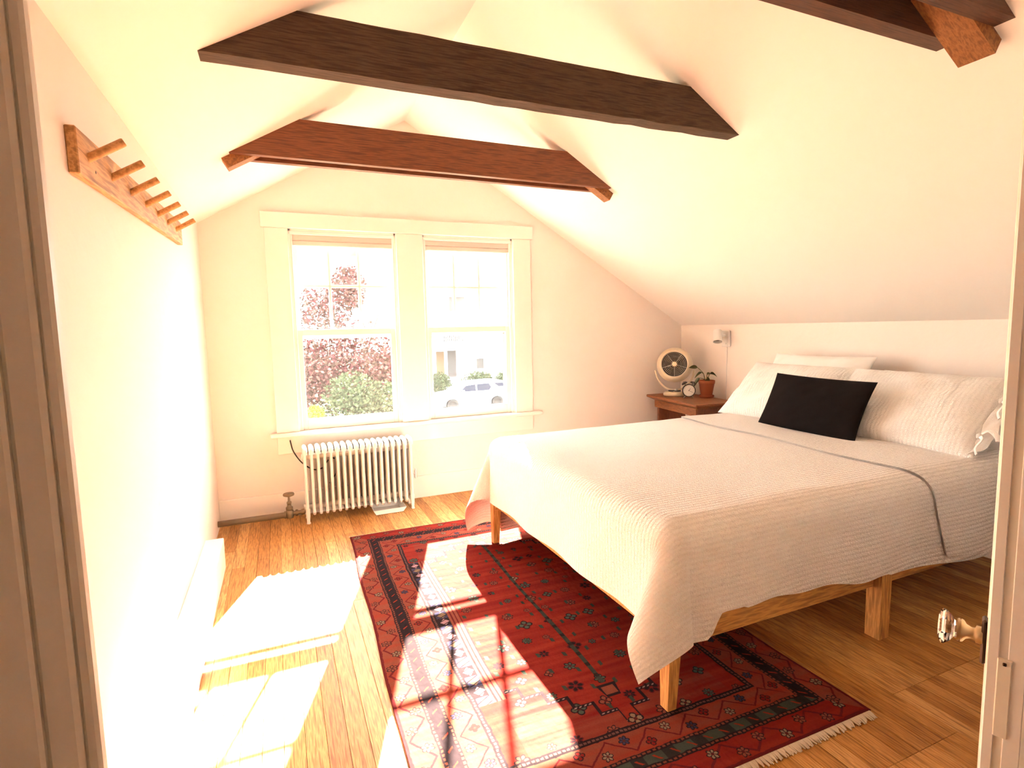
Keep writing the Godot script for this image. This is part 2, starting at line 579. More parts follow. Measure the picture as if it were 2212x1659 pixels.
# ---------------------------------------------------------------- windows
func build_windows() -> void:
	var c := setting("trim_1", "white wooden casing with sill around the paired windows", "window trim")
	var zf := ZF + 0.02
	part("head_casing", span(Vector3(-0.062, 1.92, ZF), Vector3(1.862, 2.018, zf + 0.008), 0.003), M.trim, c)
	part("side_casing", span(Vector3(-0.044, 0.575, ZF), Vector3(0.10, 1.92, zf), 0.003), M.trim, c)
	part("mullion_casing", span(Vector3(0.803, 0.575, ZF), Vector3(0.992, 1.92, zf), 0.003), M.trim, c)
	part("side_casing", span(Vector3(1.695, 0.575, ZF), Vector3(1.845, 1.92, zf), 0.003), M.trim, c)
	part("sill", span(Vector3(-0.085, 0.548, ZF - 0.06), Vector3(1.915, 0.575, ZF + 0.055), 0.006), M.trim, c)
	part("apron", span(Vector3(-0.044, 0.43, ZF), Vector3(1.845, 0.548, ZF + 0.018), 0.003), M.trim, c)
	var k := 0
	for x in [[0.10, 0.803], [0.992, 1.695]]:
		k += 1
		var nm := ["left double hung window beside the peg rail wall, pink tree outside", "right double hung window nearer the bed, white car outside"]
		var o := setting("window_%d" % k, nm[k - 1], "window")
		var a: float = x[0]
		var b: float = x[1]
		var j := MB.new()
		j.box(Vector3(a + 0.007, 1.24, ZF - 0.08), Vector3(0.014, 1.36, 0.16))
		j.box(Vector3(b - 0.007, 1.24, ZF - 0.08), Vector3(0.014, 1.36, 0.16))
		j.box(Vector3((a + b) / 2, 1.913, ZF - 0.08), Vector3(b - a, 0.014, 0.16))
		part("jamb", j, M.sash, o)
		j = MB.new()
		for xx in [a + 0.019, b - 0.019]:
			j.box(Vector3(xx, 1.24, ZF - 0.012), Vector3(0.012, 1.34, 0.018), 0.003)
		part("stop_bead", j, M.trim, o)
		part("outer_sill", span(Vector3(a, 0.50, ZF - 0.22), Vector3(b, 0.556, ZF - 0.05), 0.004), M.sash, o)
		# lower sash, inside
		var zl := ZF - 0.042
		var s := MB.new()
		var la := a + 0.016
		var lb := b - 0.016
		s.box(Vector3(la + 0.02, 0.918, zl), Vector3(0.04, 0.684, 0.034), 0.003)
		s.box(Vector3(lb - 0.02, 0.918, zl), Vector3(0.04, 0.684, 0.034), 0.003)
		s.box(Vector3((a + b) / 2, 0.612, zl), Vector3(lb - la - 0.08, 0.072, 0.034), 0.003)
		s.box(Vector3((a + b) / 2, 1.239, zl), Vector3(lb - la - 0.08, 0.042, 0.034), 0.003)
		var so := part("lower_sash", s, M.sash, o)
		part("pane", span(Vector3(la + 0.036, 0.645, zl - 0.002), Vector3(lb - 0.036, 1.222, zl + 0.002)), M.glass, so)
		# upper sash with six lights
		var zu := ZF - 0.08
		s = MB.new()
		s.box(Vector3(la + 0.0185, 1.56, zu), Vector3(0.037, 0.70, 0.034), 0.003)
		s.box(Vector3(lb - 0.0185, 1.56, zu), Vector3(0.037, 0.70, 0.034), 0.003)
		s.box(Vector3((a + b) / 2, 1.236, zu), Vector3(lb - la - 0.074, 0.05, 0.034), 0.003)
		s.box(Vector3((a + b) / 2, 1.885, zu), Vector3(lb - la - 0.074, 0.045, 0.034), 0.003)
		so = part("upper_sash", s, M.sash, o)
		var gw := (lb - la - 0.074) / 3.0
		for q in [1, 2]:
			part("muntin", bx(Vector3(la + 0.037 + gw * q, 1.56, zu), Vector3(0.02, 0.61, 0.026), 0.004), M.sash, so)
		part("muntin", bx(Vector3((a + b) / 2, 1.555, zu), Vector3(lb - la - 0.074, 0.02, 0.026), 0.004), M.sash, so)
		for r in 2:
			for q in 3:
				part("pane", span(Vector3(la + 0.037 + gw * q + 0.006, 1.258 + 0.305 * r, zu - 0.0015), Vector3(la + 0.037 + gw * (q + 1) - 0.006, 1.55 + 0.305 * r, zu + 0.0015)), M.glass, so)
		# storm window
		var zs := ZF - 0.135
		s = MB.new()
		s.box(Vector3(a + 0.026, 1.235, zs), Vector3(0.024, 1.34, 0.02), 0.002)
		s.box(Vector3(b - 0.026, 1.235, zs), Vector3(0.024, 1.34, 0.02), 0.002)
		s.box(Vector3((a + b) / 2, 0.575, zs), Vector3(b - a - 0.03, 0.03, 0.02), 0.002)
		s.box(Vector3((a + b) / 2, 1.206, zs), Vector3(b - a - 0.03, 0.024, 0.02), 0.002)
		s.box(Vector3((a + b) / 2, 1.885, zs), Vector3(b - a - 0.03, 0.03, 0.02), 0.002)
		part("storm_frame", s, M.storm, o)
		# roller shade
		var labels := ["white roller shade rolled up in the window beside the peg rail wall", "white roller shade rolled up in the window nearer the bed"]
		var rs := thing("roller_shade", labels[k - 1], "roller shade", Vector3((a + b) / 2, 1.86, ZF - 0.022), 0.0, "roller shades in the paired windows")
		var wd := b - a - 0.012
		part("head_rail", bx(Vector3(0, 0.036, 0.014), Vector3(wd, 0.022, 0.022), 0.003), M.plastic_white, rs)
		part("cloth", bx(Vector3(0, 0.008, 0.0), Vector3(wd - 0.012, 0.04, 0.012), 0.004), M.shade, rs)
		part("bottom_bar", bx(Vector3(0, -0.03, 0.004), Vector3(wd - 0.008, 0.036, 0.016), 0.006), M.shade, rs)

# ---------------------------------------------------------------- door and jamb
func build_door() -> void:
	var t := setting("trim_2", "door jamb and casing at the left of the doorway", "door jamb")
	part("jamb_board", span(Vector3(-0.246, 0, ZN), Vector3(-0.214, 2.06, -0.60), 0.002), M.jamb, t)
	part("casing_bead", span(Vector3(-0.1855, 0, -0.60), Vector3(-0.1735, 2.06, -0.584), 0.003), M.jamb, t)
	part("casing_bead", span(Vector3(-0.212, 0, -0.60), Vector3(-0.1855, 2.06, -0.58), 0.004), M.jamb, t)
	part("casing_board", span(Vector3(-0.345, 0, -0.60), Vector3(-0.212, 2.06, -0.576), 0.003), M.jamb, t)
	t = setting("trim_3", "door jamb on the hinge side of the doorway", "door jamb")
	part("jamb_board", span(Vector3(1.715, 0, ZN), Vector3(1.745, 2.06, -0.60), 0.003), M.jamb, t)
	part("head_jamb", span(Vector3(-0.246, 2.04, ZN), Vector3(1.745, 2.065, -0.60), 0.003), M.jamb, t)
	# leaf: local x runs from the latch edge to the hinge, local z from the knob face to the other face
	var d := setting("door_1", "open cream painted door seen on its latch edge, with glass knob", "door")
	var u := Vector3(0.908, 0, -0.419).normalized()
	var n := Vector3(0.419, 0, 0.908).normalized()
	d.transform = Transform3D(Basis(u, Vector3.UP, n), Vector3(0.996, 0.0, -0.456))
	var m := MB.new()
	m.box(Vector3(0.345, 1.0, 0.0225), Vector3(0.69, 1.98, 0.037), 0.004)
	part("leaf", m, M.old_trim, d)
	# stiles stand proud of the core on both faces, and the latch edge carries worn strips of paint
	m = MB.new()
	for z in [0.002, 0.043]:
		m.box(Vector3(0.052, 1.0, z), Vector3(0.104, 1.98, 0.006), 0.002)
		m.box(Vector3(0.638, 1.0, z), Vector3(0.104, 1.98, 0.006), 0.002)
		for y in [0.11, 0.78, 1.93]:
			m.box(Vector3(0.345, y, z), Vector3(0.482, 0.19 if y < 1.9 else 0.12, 0.006), 0.002)
	part("stile", m, M.old_trim, d)
	part("edge_strip", span(Vector3(-0.0022, 0.02, 0.0005), Vector3(0.004, 1.985, 0.0145), 0.0012), M.trim, d)
	part("edge_strip", span(Vector3(-0.0014, 0.02, 0.025), Vector3(0.004, 1.985, 0.046), 0.001), M.trim, d)
	part("latch_plate", span(Vector3(-0.0035, 0.585, 0.0125), Vector3(0.004, 0.715, 0.0305), 0.0015), M.old_trim, d)
	part("latch_bolt", span(Vector3(-0.006, 0.7045, 0.019), Vector3(0.004, 0.7095, 0.024), 0.001), M.dark_brass, d)
	m = MB.new()
	m.box(Vector3(0.030, 0.722, -0.0045), Vector3(0.024, 0.075, 0.007), 0.003)
	part("escutcheon", m, M.dark_brass, d)
	var turn := Transform3D(Basis(Vector3.RIGHT, -PI / 2), Vector3(0.030, 0.728, -0.006))
	var sh := MB.new()
	turn = turn.scaled_local(Vector3(1.12, 0.74, 1.12))
	sh.xf = turn
	sh.lathe([Vector2(0.0, 0.0), Vector2(0.0125, 0.0), Vector2(0.0125, 0.011), Vector2(0.0085, 0.013), Vector2(0.0082, 0.02), Vector2(0.0105, 0.028), Vector2(0.0155, 0.033), Vector2(0.0165, 0.037), Vector2(0.0145, 0.0375), Vector2(0.0145, 0.0395), Vector2(0.0165, 0.04), Vector2(0.016, 0.0435), Vector2(0.0, 0.044)], 24)
	part("knob_shank", sh, M.brass, d)
	var kn := MB.new()
	kn.xf = turn
	kn.faceted([Vector2(0.0, 0.044), Vector2(0.0125, 0.044), Vector2(0.0135, 0.049), Vector2(0.0205, 0.055), Vector2(0.0268, 0.065), Vector2(0.0272, 0.069), Vector2(0.0235, 0.073), Vector2(0.0175, 0.0755), Vector2(0.0155, 0.0765), Vector2(0.0, 0.078)], 8)
	part("knob", kn, M.knob_glass, d).set_meta("label", "clear faceted glass knob")

# ---------------------------------------------------------------- beams
func beam_plank(z0: float, z1: float, yb: float, yt: float, rough := 0.0) -> MB:
	# a plank across the room whose ends are cut to the slopes of the ceiling
	var m := MB.new()
	var poly := PackedVector2Array()
	var xb0 := XA - (YA - yb) / MLS
	var xb1 := XA + (YA - yb) / MRS
	var xt0 := XA - (YA - yt) / MLS
	var xt1 := XA + (YA - yt) / MRS
	var k := 24
	for i in k + 1:
		var t := float(i) / k
		poly.append(Vector2(lerpf(xb0, xb1, t), yb + (rng.randf_range(-rough, rough) if i > 0 and i < k else 0.0)))
	for i in k + 1:
		var t := 1.0 - float(i) / k
		poly.append(Vector2(lerpf(xt0, xt1, t), yt + (rng.randf_range(-rough, rough) * 0.5 if i > 0 and i < k else 0.0)))
	m.prism(poly, z0, z1)
	return m

func build_beams() -> void:
	var t := thing("tie_beam", "rough dark brown tie beam spanning mid room below the ridge", "beam", Vector3.ZERO, 0.0, "tie beams under the attic ceiling")
	part("timber", beam_plank(-1.985, -1.915, 2.072, 2.237, 0.0025), M.beam_dark, t)
	t = thing("tie_beam", "smooth reddish brown doubled tie beam nearest the windows", "beam", Vector3.ZERO, 0.0, "tie beams under the attic ceiling")
	part("plank", beam_plank(-2.945, -2.912, 2.078, 2.262), M.beam_red, t)
	part("plank", beam_plank(-3.045, -3.012, 2.078, 2.262), M.beam_red, t)
	stubs(t, -3.012, -2.945, 0.035)
	t = thing("tie_beam", "brown doubled tie beam over the near side of the bed", "beam", Vector3.ZERO, 0.0, "tie beams under the attic ceiling")
	part("plank", beam_plank(-0.975, -0.925, 2.07, 2.235), M.beam_red2, t)
	part("plank", beam_plank(-1.125, -1.072, 2.07, 2.235), M.beam_red2, t)
	stubs(t, -1.072, -0.975, 0.06)

func stubs(t: Node3D, z0: float, z1: float, below: float) -> void:
	# ends of the rafters caught between the two planks
	for s in [-1.0, 1.0]:
		var sl: float = MLS if s < 0 else MRS
		var d := Vector2(s, -sl).normalized()
		var nrm := Vector2(-s * sl, -1).normalized()
		var c := Vector2(XA + s * (YA - 2.075) / sl, 2.075)
		var a := c + d * below
		var b := c - d * 0.22
		var m := MB.new()
		m.prism(PackedVector2Array([a, a + nrm * 0.05, b + nrm * 0.05, b]), z0 + 0.001, z1 - 0.001)
		part("rafter_stub", m, M.block, t)

# ---------------------------------------------------------------- peg rail
func build_peg_rail() -> void:
	var t := thing("peg_rail", "light brown wooden peg rail with seven round pegs on side wall", "peg rail", Vector3(XL, 1.667, -1.575))
	t.rotation.x = 0.038
	part("board", bx(Vector3(0.011, 0.0, -0.757), Vector3(0.022, 0.106, 1.515), 0.0025), M.peg, t)
	for k in 7:
		var m := MB.new()
		var z := -0.08 - 0.212 * k
		var dir := Vector3(0.86, 0.51, 0).normalized()
		var a := Vector3(0.018, -0.002, z)
		m.tube([a, a + dir * 0.090, a + dir * 0.093], [0.0104, 0.0104, 0.0088], 14)
		part("peg", m, M.peg, t)
	for z in [-0.13, -1.44]:
		var m := MB.new()
		m.xf = Transform3D(Basis(Vector3.BACK, -PI / 2), Vector3(0.0215, -0.022, z))
		m.lathe([Vector2(0.0, 0.0012), Vector2(0.0036, 0.001), Vector2(0.0036, -0.001)], 10)
		part("screw", m, M.dark_brass, t)

# ---------------------------------------------------------------- radiator
func radiator_section(legs: bool) -> MB:
	var m := MB.new()
	# slim columns joined by rounded headers, extra ones added to shade the gaps
	var zs := [0.0, -0.031, -0.062, -0.093, -0.124]
	for z in zs:
		m.tube([Vector3(0, 0.075, z), Vector3(0, 0.25, z), Vector3(0, 0.465, z)], 0.0092, 8, false, 1.3)
	m.tube([Vector3(0, 0.075, 0.008), Vector3(0, 0.06, -0.004), Vector3(0, 0.055, -0.03), Vector3(0, 0.055, -0.094), Vector3(0, 0.06, -0.12), Vector3(0, 0.075, -0.132)], 0.0105, 8)
	m.tube([Vector3(0, 0.455, 0.006), Vector3(0, 0.478, 0.002), Vector3(0, 0.49, -0.02), Vector3(0, 0.492, -0.062), Vector3(0, 0.49, -0.104), Vector3(0, 0.478, -0.126), Vector3(0, 0.455, -0.13)], 0.0155, 10)
	for y in [0.43, 0.095]:
		m.tube([Vector3(-0.0203, y, -0.062), Vector3(0.0203, y, -0.062)], 0.02, 12)
	if legs:
		for z in [0.0, -0.124]:
			m.tube([Vector3(0, 0.10, z), Vector3(0, 0.05, z), Vector3(0, 0.012, z), Vector3(0, 0.0, z)], [0.014, 0.013, 0.010, 0.014], 8, true, 1.3)
	return m

func build_radiator() -> void:
	var t := thing("radiator", "white cast iron column radiator with eighteen sections below the window", "radiator", Vector3(0.114, 0, -3.705))
	var mid := radiator_section(false).done()
	var leg := radiator_section(true).done()
	for k in 18:
		var o := MeshInstance3D.new()
		o.name = "section"
		o.mesh = leg if k == 0 or k == 17 else mid
		o.material_override = M.white_metal
		o.position = Vector3(0.0405 * k, 0, 0)
		t.add_child(o, true)
	var m := MB.new()
	m.tube([Vector3(0.0405 * 17 + 0.014, 0.235, -0.04), Vector3(0.0405 * 17 + 0.034, 0.235, -0.04)], 0.006, 8)
	m.tube([Vector3(0.0405 * 17 + 0.036, 0.2, -0.04), Vector3(0.0405 * 17 + 0.036, 0.205, -0.04), Vector3(0.0405 * 17 + 0.036, 0.255, -0.04), Vector3(0.0405 * 17 + 0.036, 0.258, -0.04), Vector3(0.0405 * 17 + 0.036, 0.27, -0.04)], [0.006, 0.0095, 0.0095, 0.005, 0.004], 10)
	part("air_vent", m, M.chrome, t)
	# valve and pipe
	t = thing("radiator_valve", "tarnished brass radiator valve with round hand wheel beside the radiator", "valve", Vector3(0.004, 0, -3.767))
	m = MB.new()
	m.lathe([Vector2(0.0, 0.035), Vector2(0.021, 0.037), Vector2(0.024, 0.05), Vector2(0.026, 0.068), Vector2(0.022, 0.088), Vector2(0.02, 0.09), Vector2(0.022, 0.094), Vector2(0.022, 0.108), Vector2(0.014, 0.114), Vector2(0.012, 0.13), Vector2(0.015, 0.132), Vector2(0.015, 0.144), Vector2(0.008, 0.148), Vector2(0.006, 0.185), Vector2(0.0, 0.186)], 16)
	part("body", m, M.iron, t)
	m = MB.new()
	m.tube([Vector3(0.018, 0.065, 0), Vector3(0.034, 0.065, 0), Vector3(0.036, 0.065, 0), Vector3(0.05, 0.065, 0), Vector3(0.052, 0.065, 0), Vector3(0.07, 0.065, 0), Vector3(0.072, 0.065, 0), Vector3(0.082, 0.065, 0), Vector3(0.098, 0.075, 0)], [0.014, 0.014, 0.022, 0.022, 0.014, 0.014, 0.02, 0.02, 0.014], 8)
	part("union_nut", m, M.iron, t)
	m = MB.new()
	m.lathe([Vector2(0.0, 0.181), Vector2(0.024, 0.183), Vector2(0.034, 0.187), Vector2(0.036, 0.194), Vector2(0.033, 0.2), Vector2(0.022, 0.198), Vector2(0.008, 0.2), Vector2(0.0, 0.202)], 20)
	part("hand_wheel", m, M.iron, t)
	m = MB.new()
	m.tube([Vector3(XL + 0.003, 0.06, -3.767), Vector3(-0.03, 0.06, -3.767), Vector3(-0.03, 0.06, -3.767), Vector3(-0.018, 0.06, -3.767)], [0.019, 0.019, 0.024, 0.024], 14)
	solo("heating_pipe", m, M.pipe, "brown painted heating pipe running along the window wall floor", "pipe")
	# drip tray
	t = thing("drip_tray", "shallow white plastic tray on the floor under the radiator", "tray", Vector3(0.632, 0, -3.73))
	m = MB.new()
	var lo := [Vector3(-0.092, 0.004, 0.075), Vector3(0.092, 0.004, 0.075), Vector3(0.092, 0.004, -0.075), Vector3(-0.092, 0.004, -0.075)]
	var hi := [Vector3(-0.112, 0.04, 0.095), Vector3(0.112, 0.04, 0.095), Vector3(0.112, 0.04, -0.095), Vector3(-0.112, 0.04, -0.095)]
	for k in 4:
		var k2 := (k + 1) % 4
		var nn: Vector3 = (lo[k] + lo[k2]).normalized()
		nn.y = 0.0
		m.quad(lo[k], lo[k2], hi[k2], hi[k], nn.normalized())
		m.quad(lo[k] * 0.97 + Vector3(0, 0.003, 0), lo[k2] * 0.97 + Vector3(0, 0.003, 0), hi[k2] * Vector3(0.97, 1, 0.97), hi[k] * Vector3(0.97, 1, 0.97), -nn.normalized())
		m.quad(hi[k], hi[k2], hi[k2] * Vector3(0.97, 1, 0.97), hi[k] * Vector3(0.97, 1, 0.97), Vector3.UP)
	m.quad(lo[0], lo[1], lo[2], lo[3], Vector3.DOWN)
	m.quad(lo[0] + Vector3(0, 0.003, 0), lo[1] + Vector3(0, 0.003, 0), lo[2] + Vector3(0, 0.003, 0), lo[3] + Vector3(0, 0.003, 0), Vector3.UP)
	part("tray", m, M.plastic_white, t)
	# black cord from the apron down behind the radiator
	m = MB.new()
	var pts := curve([Vector3(0.036, 0.522, ZF + 0.022), Vector3(0.037, 0.515, -3.88), Vector3(0.052, 0.45, -3.875), Vector3(0.1, 0.37, -3.87), Vector3(0.17, 0.315, -3.872), Vector3(0.23, 0.32, -3.875), Vector3(0.27, 0.37, -3.875), Vector3(0.31, 0.375, -3.877), Vector3(0.335, 0.33, -3.88), Vector3(0.31, 0.26, -3.885), Vector3(0.27, 0.2, -3.9)], 5)
	m.tube(pts, 0.0042, 8)
	solo("power_cord", m, M.black, "thin black cord looping down from the window apron behind the radiator", "cord")

func curve(p: Array, k: int) -> Array:
	var out := []
	for i in p.size() - 1:
		var a: Vector3 = p[maxi(i - 1, 0)]
		var b: Vector3 = p[i]
		var c: Vector3 = p[i + 1]
		var d: Vector3 = p[mini(i + 2, p.size() - 1)]
		for j in k:
			out.append(b.cubic_interpolate(c, a, d, float(j) / k))
	out.append(p[p.size() - 1])
	return out

# ---------------------------------------------------------------- bed
const BX0 := 1.05
const BZ0 := -2.885
const BZ1 := -1.285
const BY := 0.632

func build_bed() -> void:
	var t := thing("bed_frame", "low pine platform bed frame with square tapered legs", "bed frame")
	for z in [-2.85, -1.325]:
		var z1: float = z
		for x in [1.098, 2.11, 3.17]:
			var m := MB.new()
			# legs taper towards the floor
			var w := 0.027 if x < 1.2 else 0.03
			var top: Array = [Vector3(-w, 0.345, -0.03), Vector3(w, 0.345, -0.03), Vector3(w, 0.345, 0.03), Vector3(-w, 0.345, 0.03)]
			var tp := 0.62 if x < 1.2 else 0.95
			var bot: Array = [Vector3(-w, 0.0, -0.03 * tp), Vector3(w * (2 * tp - 1), 0.0, -0.03 * tp), Vector3(w * (2 * tp - 1), 0.0, 0.03 * tp), Vector3(-w, 0.0, 0.03 * tp)]
			for k in 4:
				var k2 := (k + 1) % 4
				var nn: Vector3 = (top[k] + top[k2]) * Vector3(1, 0, 1)
				m.quad(top[k], top[k2], bot[k2], bot[k], nn.normalized())
			m.quad(top[0], top[1], top[2], top[3], Vector3.UP)
			m.quad(bot[0], bot[1], bot[2], bot[3], Vector3.DOWN)
			var o := part("leg", m, M.pine_leg, t)
			o.position = Vector3(x, 0.0125 if x < 1.2 else 0.0, z1)
	part("side_rail", span(Vector3(1.078, 0.205, -1.352), Vector3(3.2, 0.345, -1.327), 0.003), M.pine, t)
	part("side_rail", span(Vector3(1.078, 0.205, -2.848), Vector3(3.2, 0.345, -2.823), 0.003), M.pine, t)
	part("foot_rail", span(Vector3(1.078, 0.235, -2.86), Vector3(1.104, 0.345, -1.315), 0.003), M.pine, t)
	part("centre_rail", span(Vector3(1.09, 0.235, -2.11), Vector3(3.2, 0.335, -2.06), 0.003), M.pine, t)
	for k in 12:
		var x := 1.2 + 0.17 * k
		part("slat", span(Vector3(x, 0.33, -2.82), Vector3(x + 0.07, 0.346, -1.355), 0.002), M.pine, t)
	part("headboard", span(Vector3(3.21, 0.2, -2.86), Vector3(3.24, 0.78, -1.315), 0.006), M.pine, t)
	# mattress
	var mm := MB.new()
	mm.box(Vector3(2.145, 0.482, -2.09), Vector3(2.11, 0.266, 1.5), 0.055)
	solo("mattress", mm, M.linen, "white mattress lying on the pine bed frame", "mattress")
	quilt()
	pillows()

func drape(s: float, r: float) -> Vector2:
	# how far out and how far down cloth lies that runs s past the start of a rounded edge
	if s <= 0.0:
		return Vector2(s, 0)
	var q := r * PI / 2
	if s < q:
		return Vector2(r * sin(s / r), r * (1 - cos(s / r)))
	return Vector2(r, r + s - q)

func quilt_point(p: float, q: float, side: float, lift: float) -> Vector3:
	# p: past the foot edge line, q: past the side edge line (near side for side > 0)
	var r := 0.085
	var xi := BX0 + r
	var zi := (BZ1 - r) if side > 0 else (BZ0 + r)
	var out: Vector3
	if p > 0.0 and q > 0.0:
		var d := sqrt(p * p + q * q)
		var th := atan2(q, p)
		var o := drape(d, r + lift)
		var hang := maxf(0.0, o.y - r)
		var s2 := sin(2.0 * th)
		var fl := (0.18 if side > 0 else 0.17) * hang
		out = Vector3(xi - o.x * cos(th), BY + lift - o.y * (1.0 - 0.2 * s2), zi + side * o.x * sin(th))
		out += Vector3(-0.97, 0, 0.25 * side) * fl * (1.0 - cos(4.0 * th)) + Vector3(-0.6, 0, -0.8 * side) * fl * 0.9 * sin(4.0 * th)
		out.y = maxf(out.y, 0.022)
		return out
	if p > 0.0:
		var o := drape(p, r + lift)
		var z := zi + side * q
		var wob := 0.010 * maxf(0.0, o.y - r) / 0.3 * sin(z * 13.0)
		return Vector3(xi - o.x - wob, BY + lift - o.y, z)
	if q > 0.0:
		var o := drape(q, r + lift)
		var x := xi - p
		var wob := 0.012 * maxf(0.0, o.y - r) / 0.3 * sin(x * 10.0 + 0.6)
		return Vector3(x, BY + lift - o.y, zi + side * (o.x + wob))
	return Vector3(xi - p, BY + lift + 0.004 * sin(p * 9.0) * sin(q * 8.0 + 1.0), zi + side * q)

func quilt_sheet(x_of: Callable, np: int, p_foot: float, hem: Callable, lift: float, far_hem: float) -> MB:
	# rows run from the foot towards the head, columns from the far hem over the top to the near hem
	var r := 0.085
	var half := (BZ1 - BZ0) / 2.0 - r
	var pts := []
	var uvs := []
	var cols := []
	for k in 29:
		cols.append([-1.0, lerpf(1.0, 0.0, k / 28.0), 1])
	for k in range(1, 46):
		cols.append([0.0, k / 46.0, 0])
	for k in 29:
		cols.append([1.0, k / 28.0, 1])
	for i in np + 1:
		var row := []
		var urow := []
		for c in cols:
			var side: float = c[0]
			var q := 0.0
			var sd := 1.0
			if c[2] == 0:
				var z: float = lerpf(-half, half, c[1])
				sd = 1.0 if z >= 0 else -1.0
				q = absf(z) - half
			else:
				sd = side
			# the head end is cut along a slanting line, so p depends on the column
			var cross: float = (half + 0.0) * (side if c[2] == 1 else 0.0) + (lerpf(-half, half, c[1]) if c[2] == 0 else 0.0)
			var far_p: float = x_of.call(cross, c[1] if c[2] == 1 else 0.0, sd)
			var p: float = lerpf(p_foot, far_p, float(i) / np)
			var x := BX0 + r - p
			if c[2] == 1:
				q = c[1] * (hem.call(x) if sd > 0 else far_hem)
			row.append(quilt_point(p, q, sd, lift))
			urow.append(Vector2(-p, sd * q + sd * half))
		pts.append(row)
		uvs.append(urow)
	var m := MB.new()
	m.grid(pts, uvs, Vector3.UP, 0.007)
	return m

func quilt() -> void:
	var r := 0.085
	var t := thing("quilt", "white ribbed cotton quilt hanging over the foot of the bed", "quilt")
	var hem := func(x: float) -> float:
		# cloth length past the edge line, from the height of the hem above the floor
		var y := 0.27
		if x < 1.21:
			y = 0.232
		elif x < 1.36:
			y = lerpf(0.232, 0.315, smoothstep(1.21, 1.27, x))
		elif x < 2.1:
			y = lerpf(0.315, 0.268, (x - 1.36) / 0.74) + 0.006 * sin(x * 22.0)
		else:
			y = lerpf(0.268, 0.235, (x - 2.1) / 0.5)
		return BY - y - r + r * PI / 2
	var edge := func(_cross: float, _h: float, _sd: float) -> float:
		return -(2.80 - BX0)
	var m := quilt_sheet(edge, 120, BY - 0.268 - r + r * PI / 2, hem, 0.0, 0.62)
	part("cover", m, M.quilt, t)
	# the turned-back top of the quilt lies on it, with a slanting front edge
	var half := (BZ1 - BZ0) / 2.0 - r
	var front := func(cross: float, h: float) -> float:
		var s := clampf((cross + half) / (2.0 * half), 0.0, 1.0)
		return 2.385 - 0.10 * s + 0.165 * h
	var pts := []
	var uvs := []
	var ni := 26
	var lift := 0.010
	for i in ni + 1:
		var row := []
		var urow := []
		for k in 75:
			var side := 1.0
			var q := 0.0
			var cross := 0.0
			var h := 0.0
			if k <= 46:
				cross = lerpf(-half, half, k / 46.0)
				side = 1.0 if cross >= 0 else -1.0
				q = absf(cross) - half
			else:
				h = (k - 46) / 28.0
				cross = half
				q = h * (0.415 + 0.045 * i / ni)
			var x0: float = front.call(cross, h)
			var x1 := 2.98 - 0.12 * h
			var x := lerpf(x0, x1, float(i) / ni)
			var pt := quilt_point(BX0 + r - x, q, side, lift)
			row.append(pt)
			urow.append(Vector2(x, side * q + side * half))
		pts.append(row)
		uvs.append(urow)
	m = MB.new()
	m.grid(pts, uvs, Vector3.UP, 0.009)
	part("turned_back_top", m, M.quilt, t)

func cushion(w: float, h: float, th: float, seed_: int, crease: float, pinch := 0.06) -> MB:
	# a pillow standing in the xy plane, its middle at the origin
	var f := FastNoiseLite.new()
	f.seed = seed_
	f.frequency = 2.6
	f.fractal_octaves = 3
	var m := MB.new()
	var nn := 34
	for s in [1.0, -1.0]:
		var pts := []
		var uvs := []
		for i in nn + 1:
			var row := []
			var ur := []
			for j in nn + 1:
				var a := sin((2.0 * i / nn - 1.0) * PI / 2)
				var b := sin((2.0 * j / nn - 1.0) * PI / 2)
				var px := a * w / 2 * (1.0 - pinch * (1.0 - b * b) * a * a)
				var py := b * h / 2 * (1.0 - pinch * (1.0 - a * a) * b * b)
				var e := maxf(0.0, (1.0 - pow(absf(a), 2.6)) * (1.0 - pow(absf(b), 2.6)))
				var d := th / 2 * pow(e, 0.55) + crease * f.get_noise_3d(px * 3.0, py * 3.0, s) * minf(1.0, e * 3.0)
				row.append(Vector3(px, py, d * s))
				ur.append(Vector2(py, px))
			pts.append(row)
			uvs.append(ur)
		m.grid(pts, uvs, Vector3(0, 0, s))
	return m

func lean(o: Node3D, at: Vector3, tilt: float, turn := 0.0, twist := 0.0) -> void:
	# cushions are built facing +z; at the head of the bed they face -x and lean back towards +x
	var b := Basis(Vector3.UP, -PI / 2 + turn) * Basis(Vector3.RIGHT, -tilt) * Basis(Vector3.BACK, twist)
	o.transform = Transform3D(b, at)

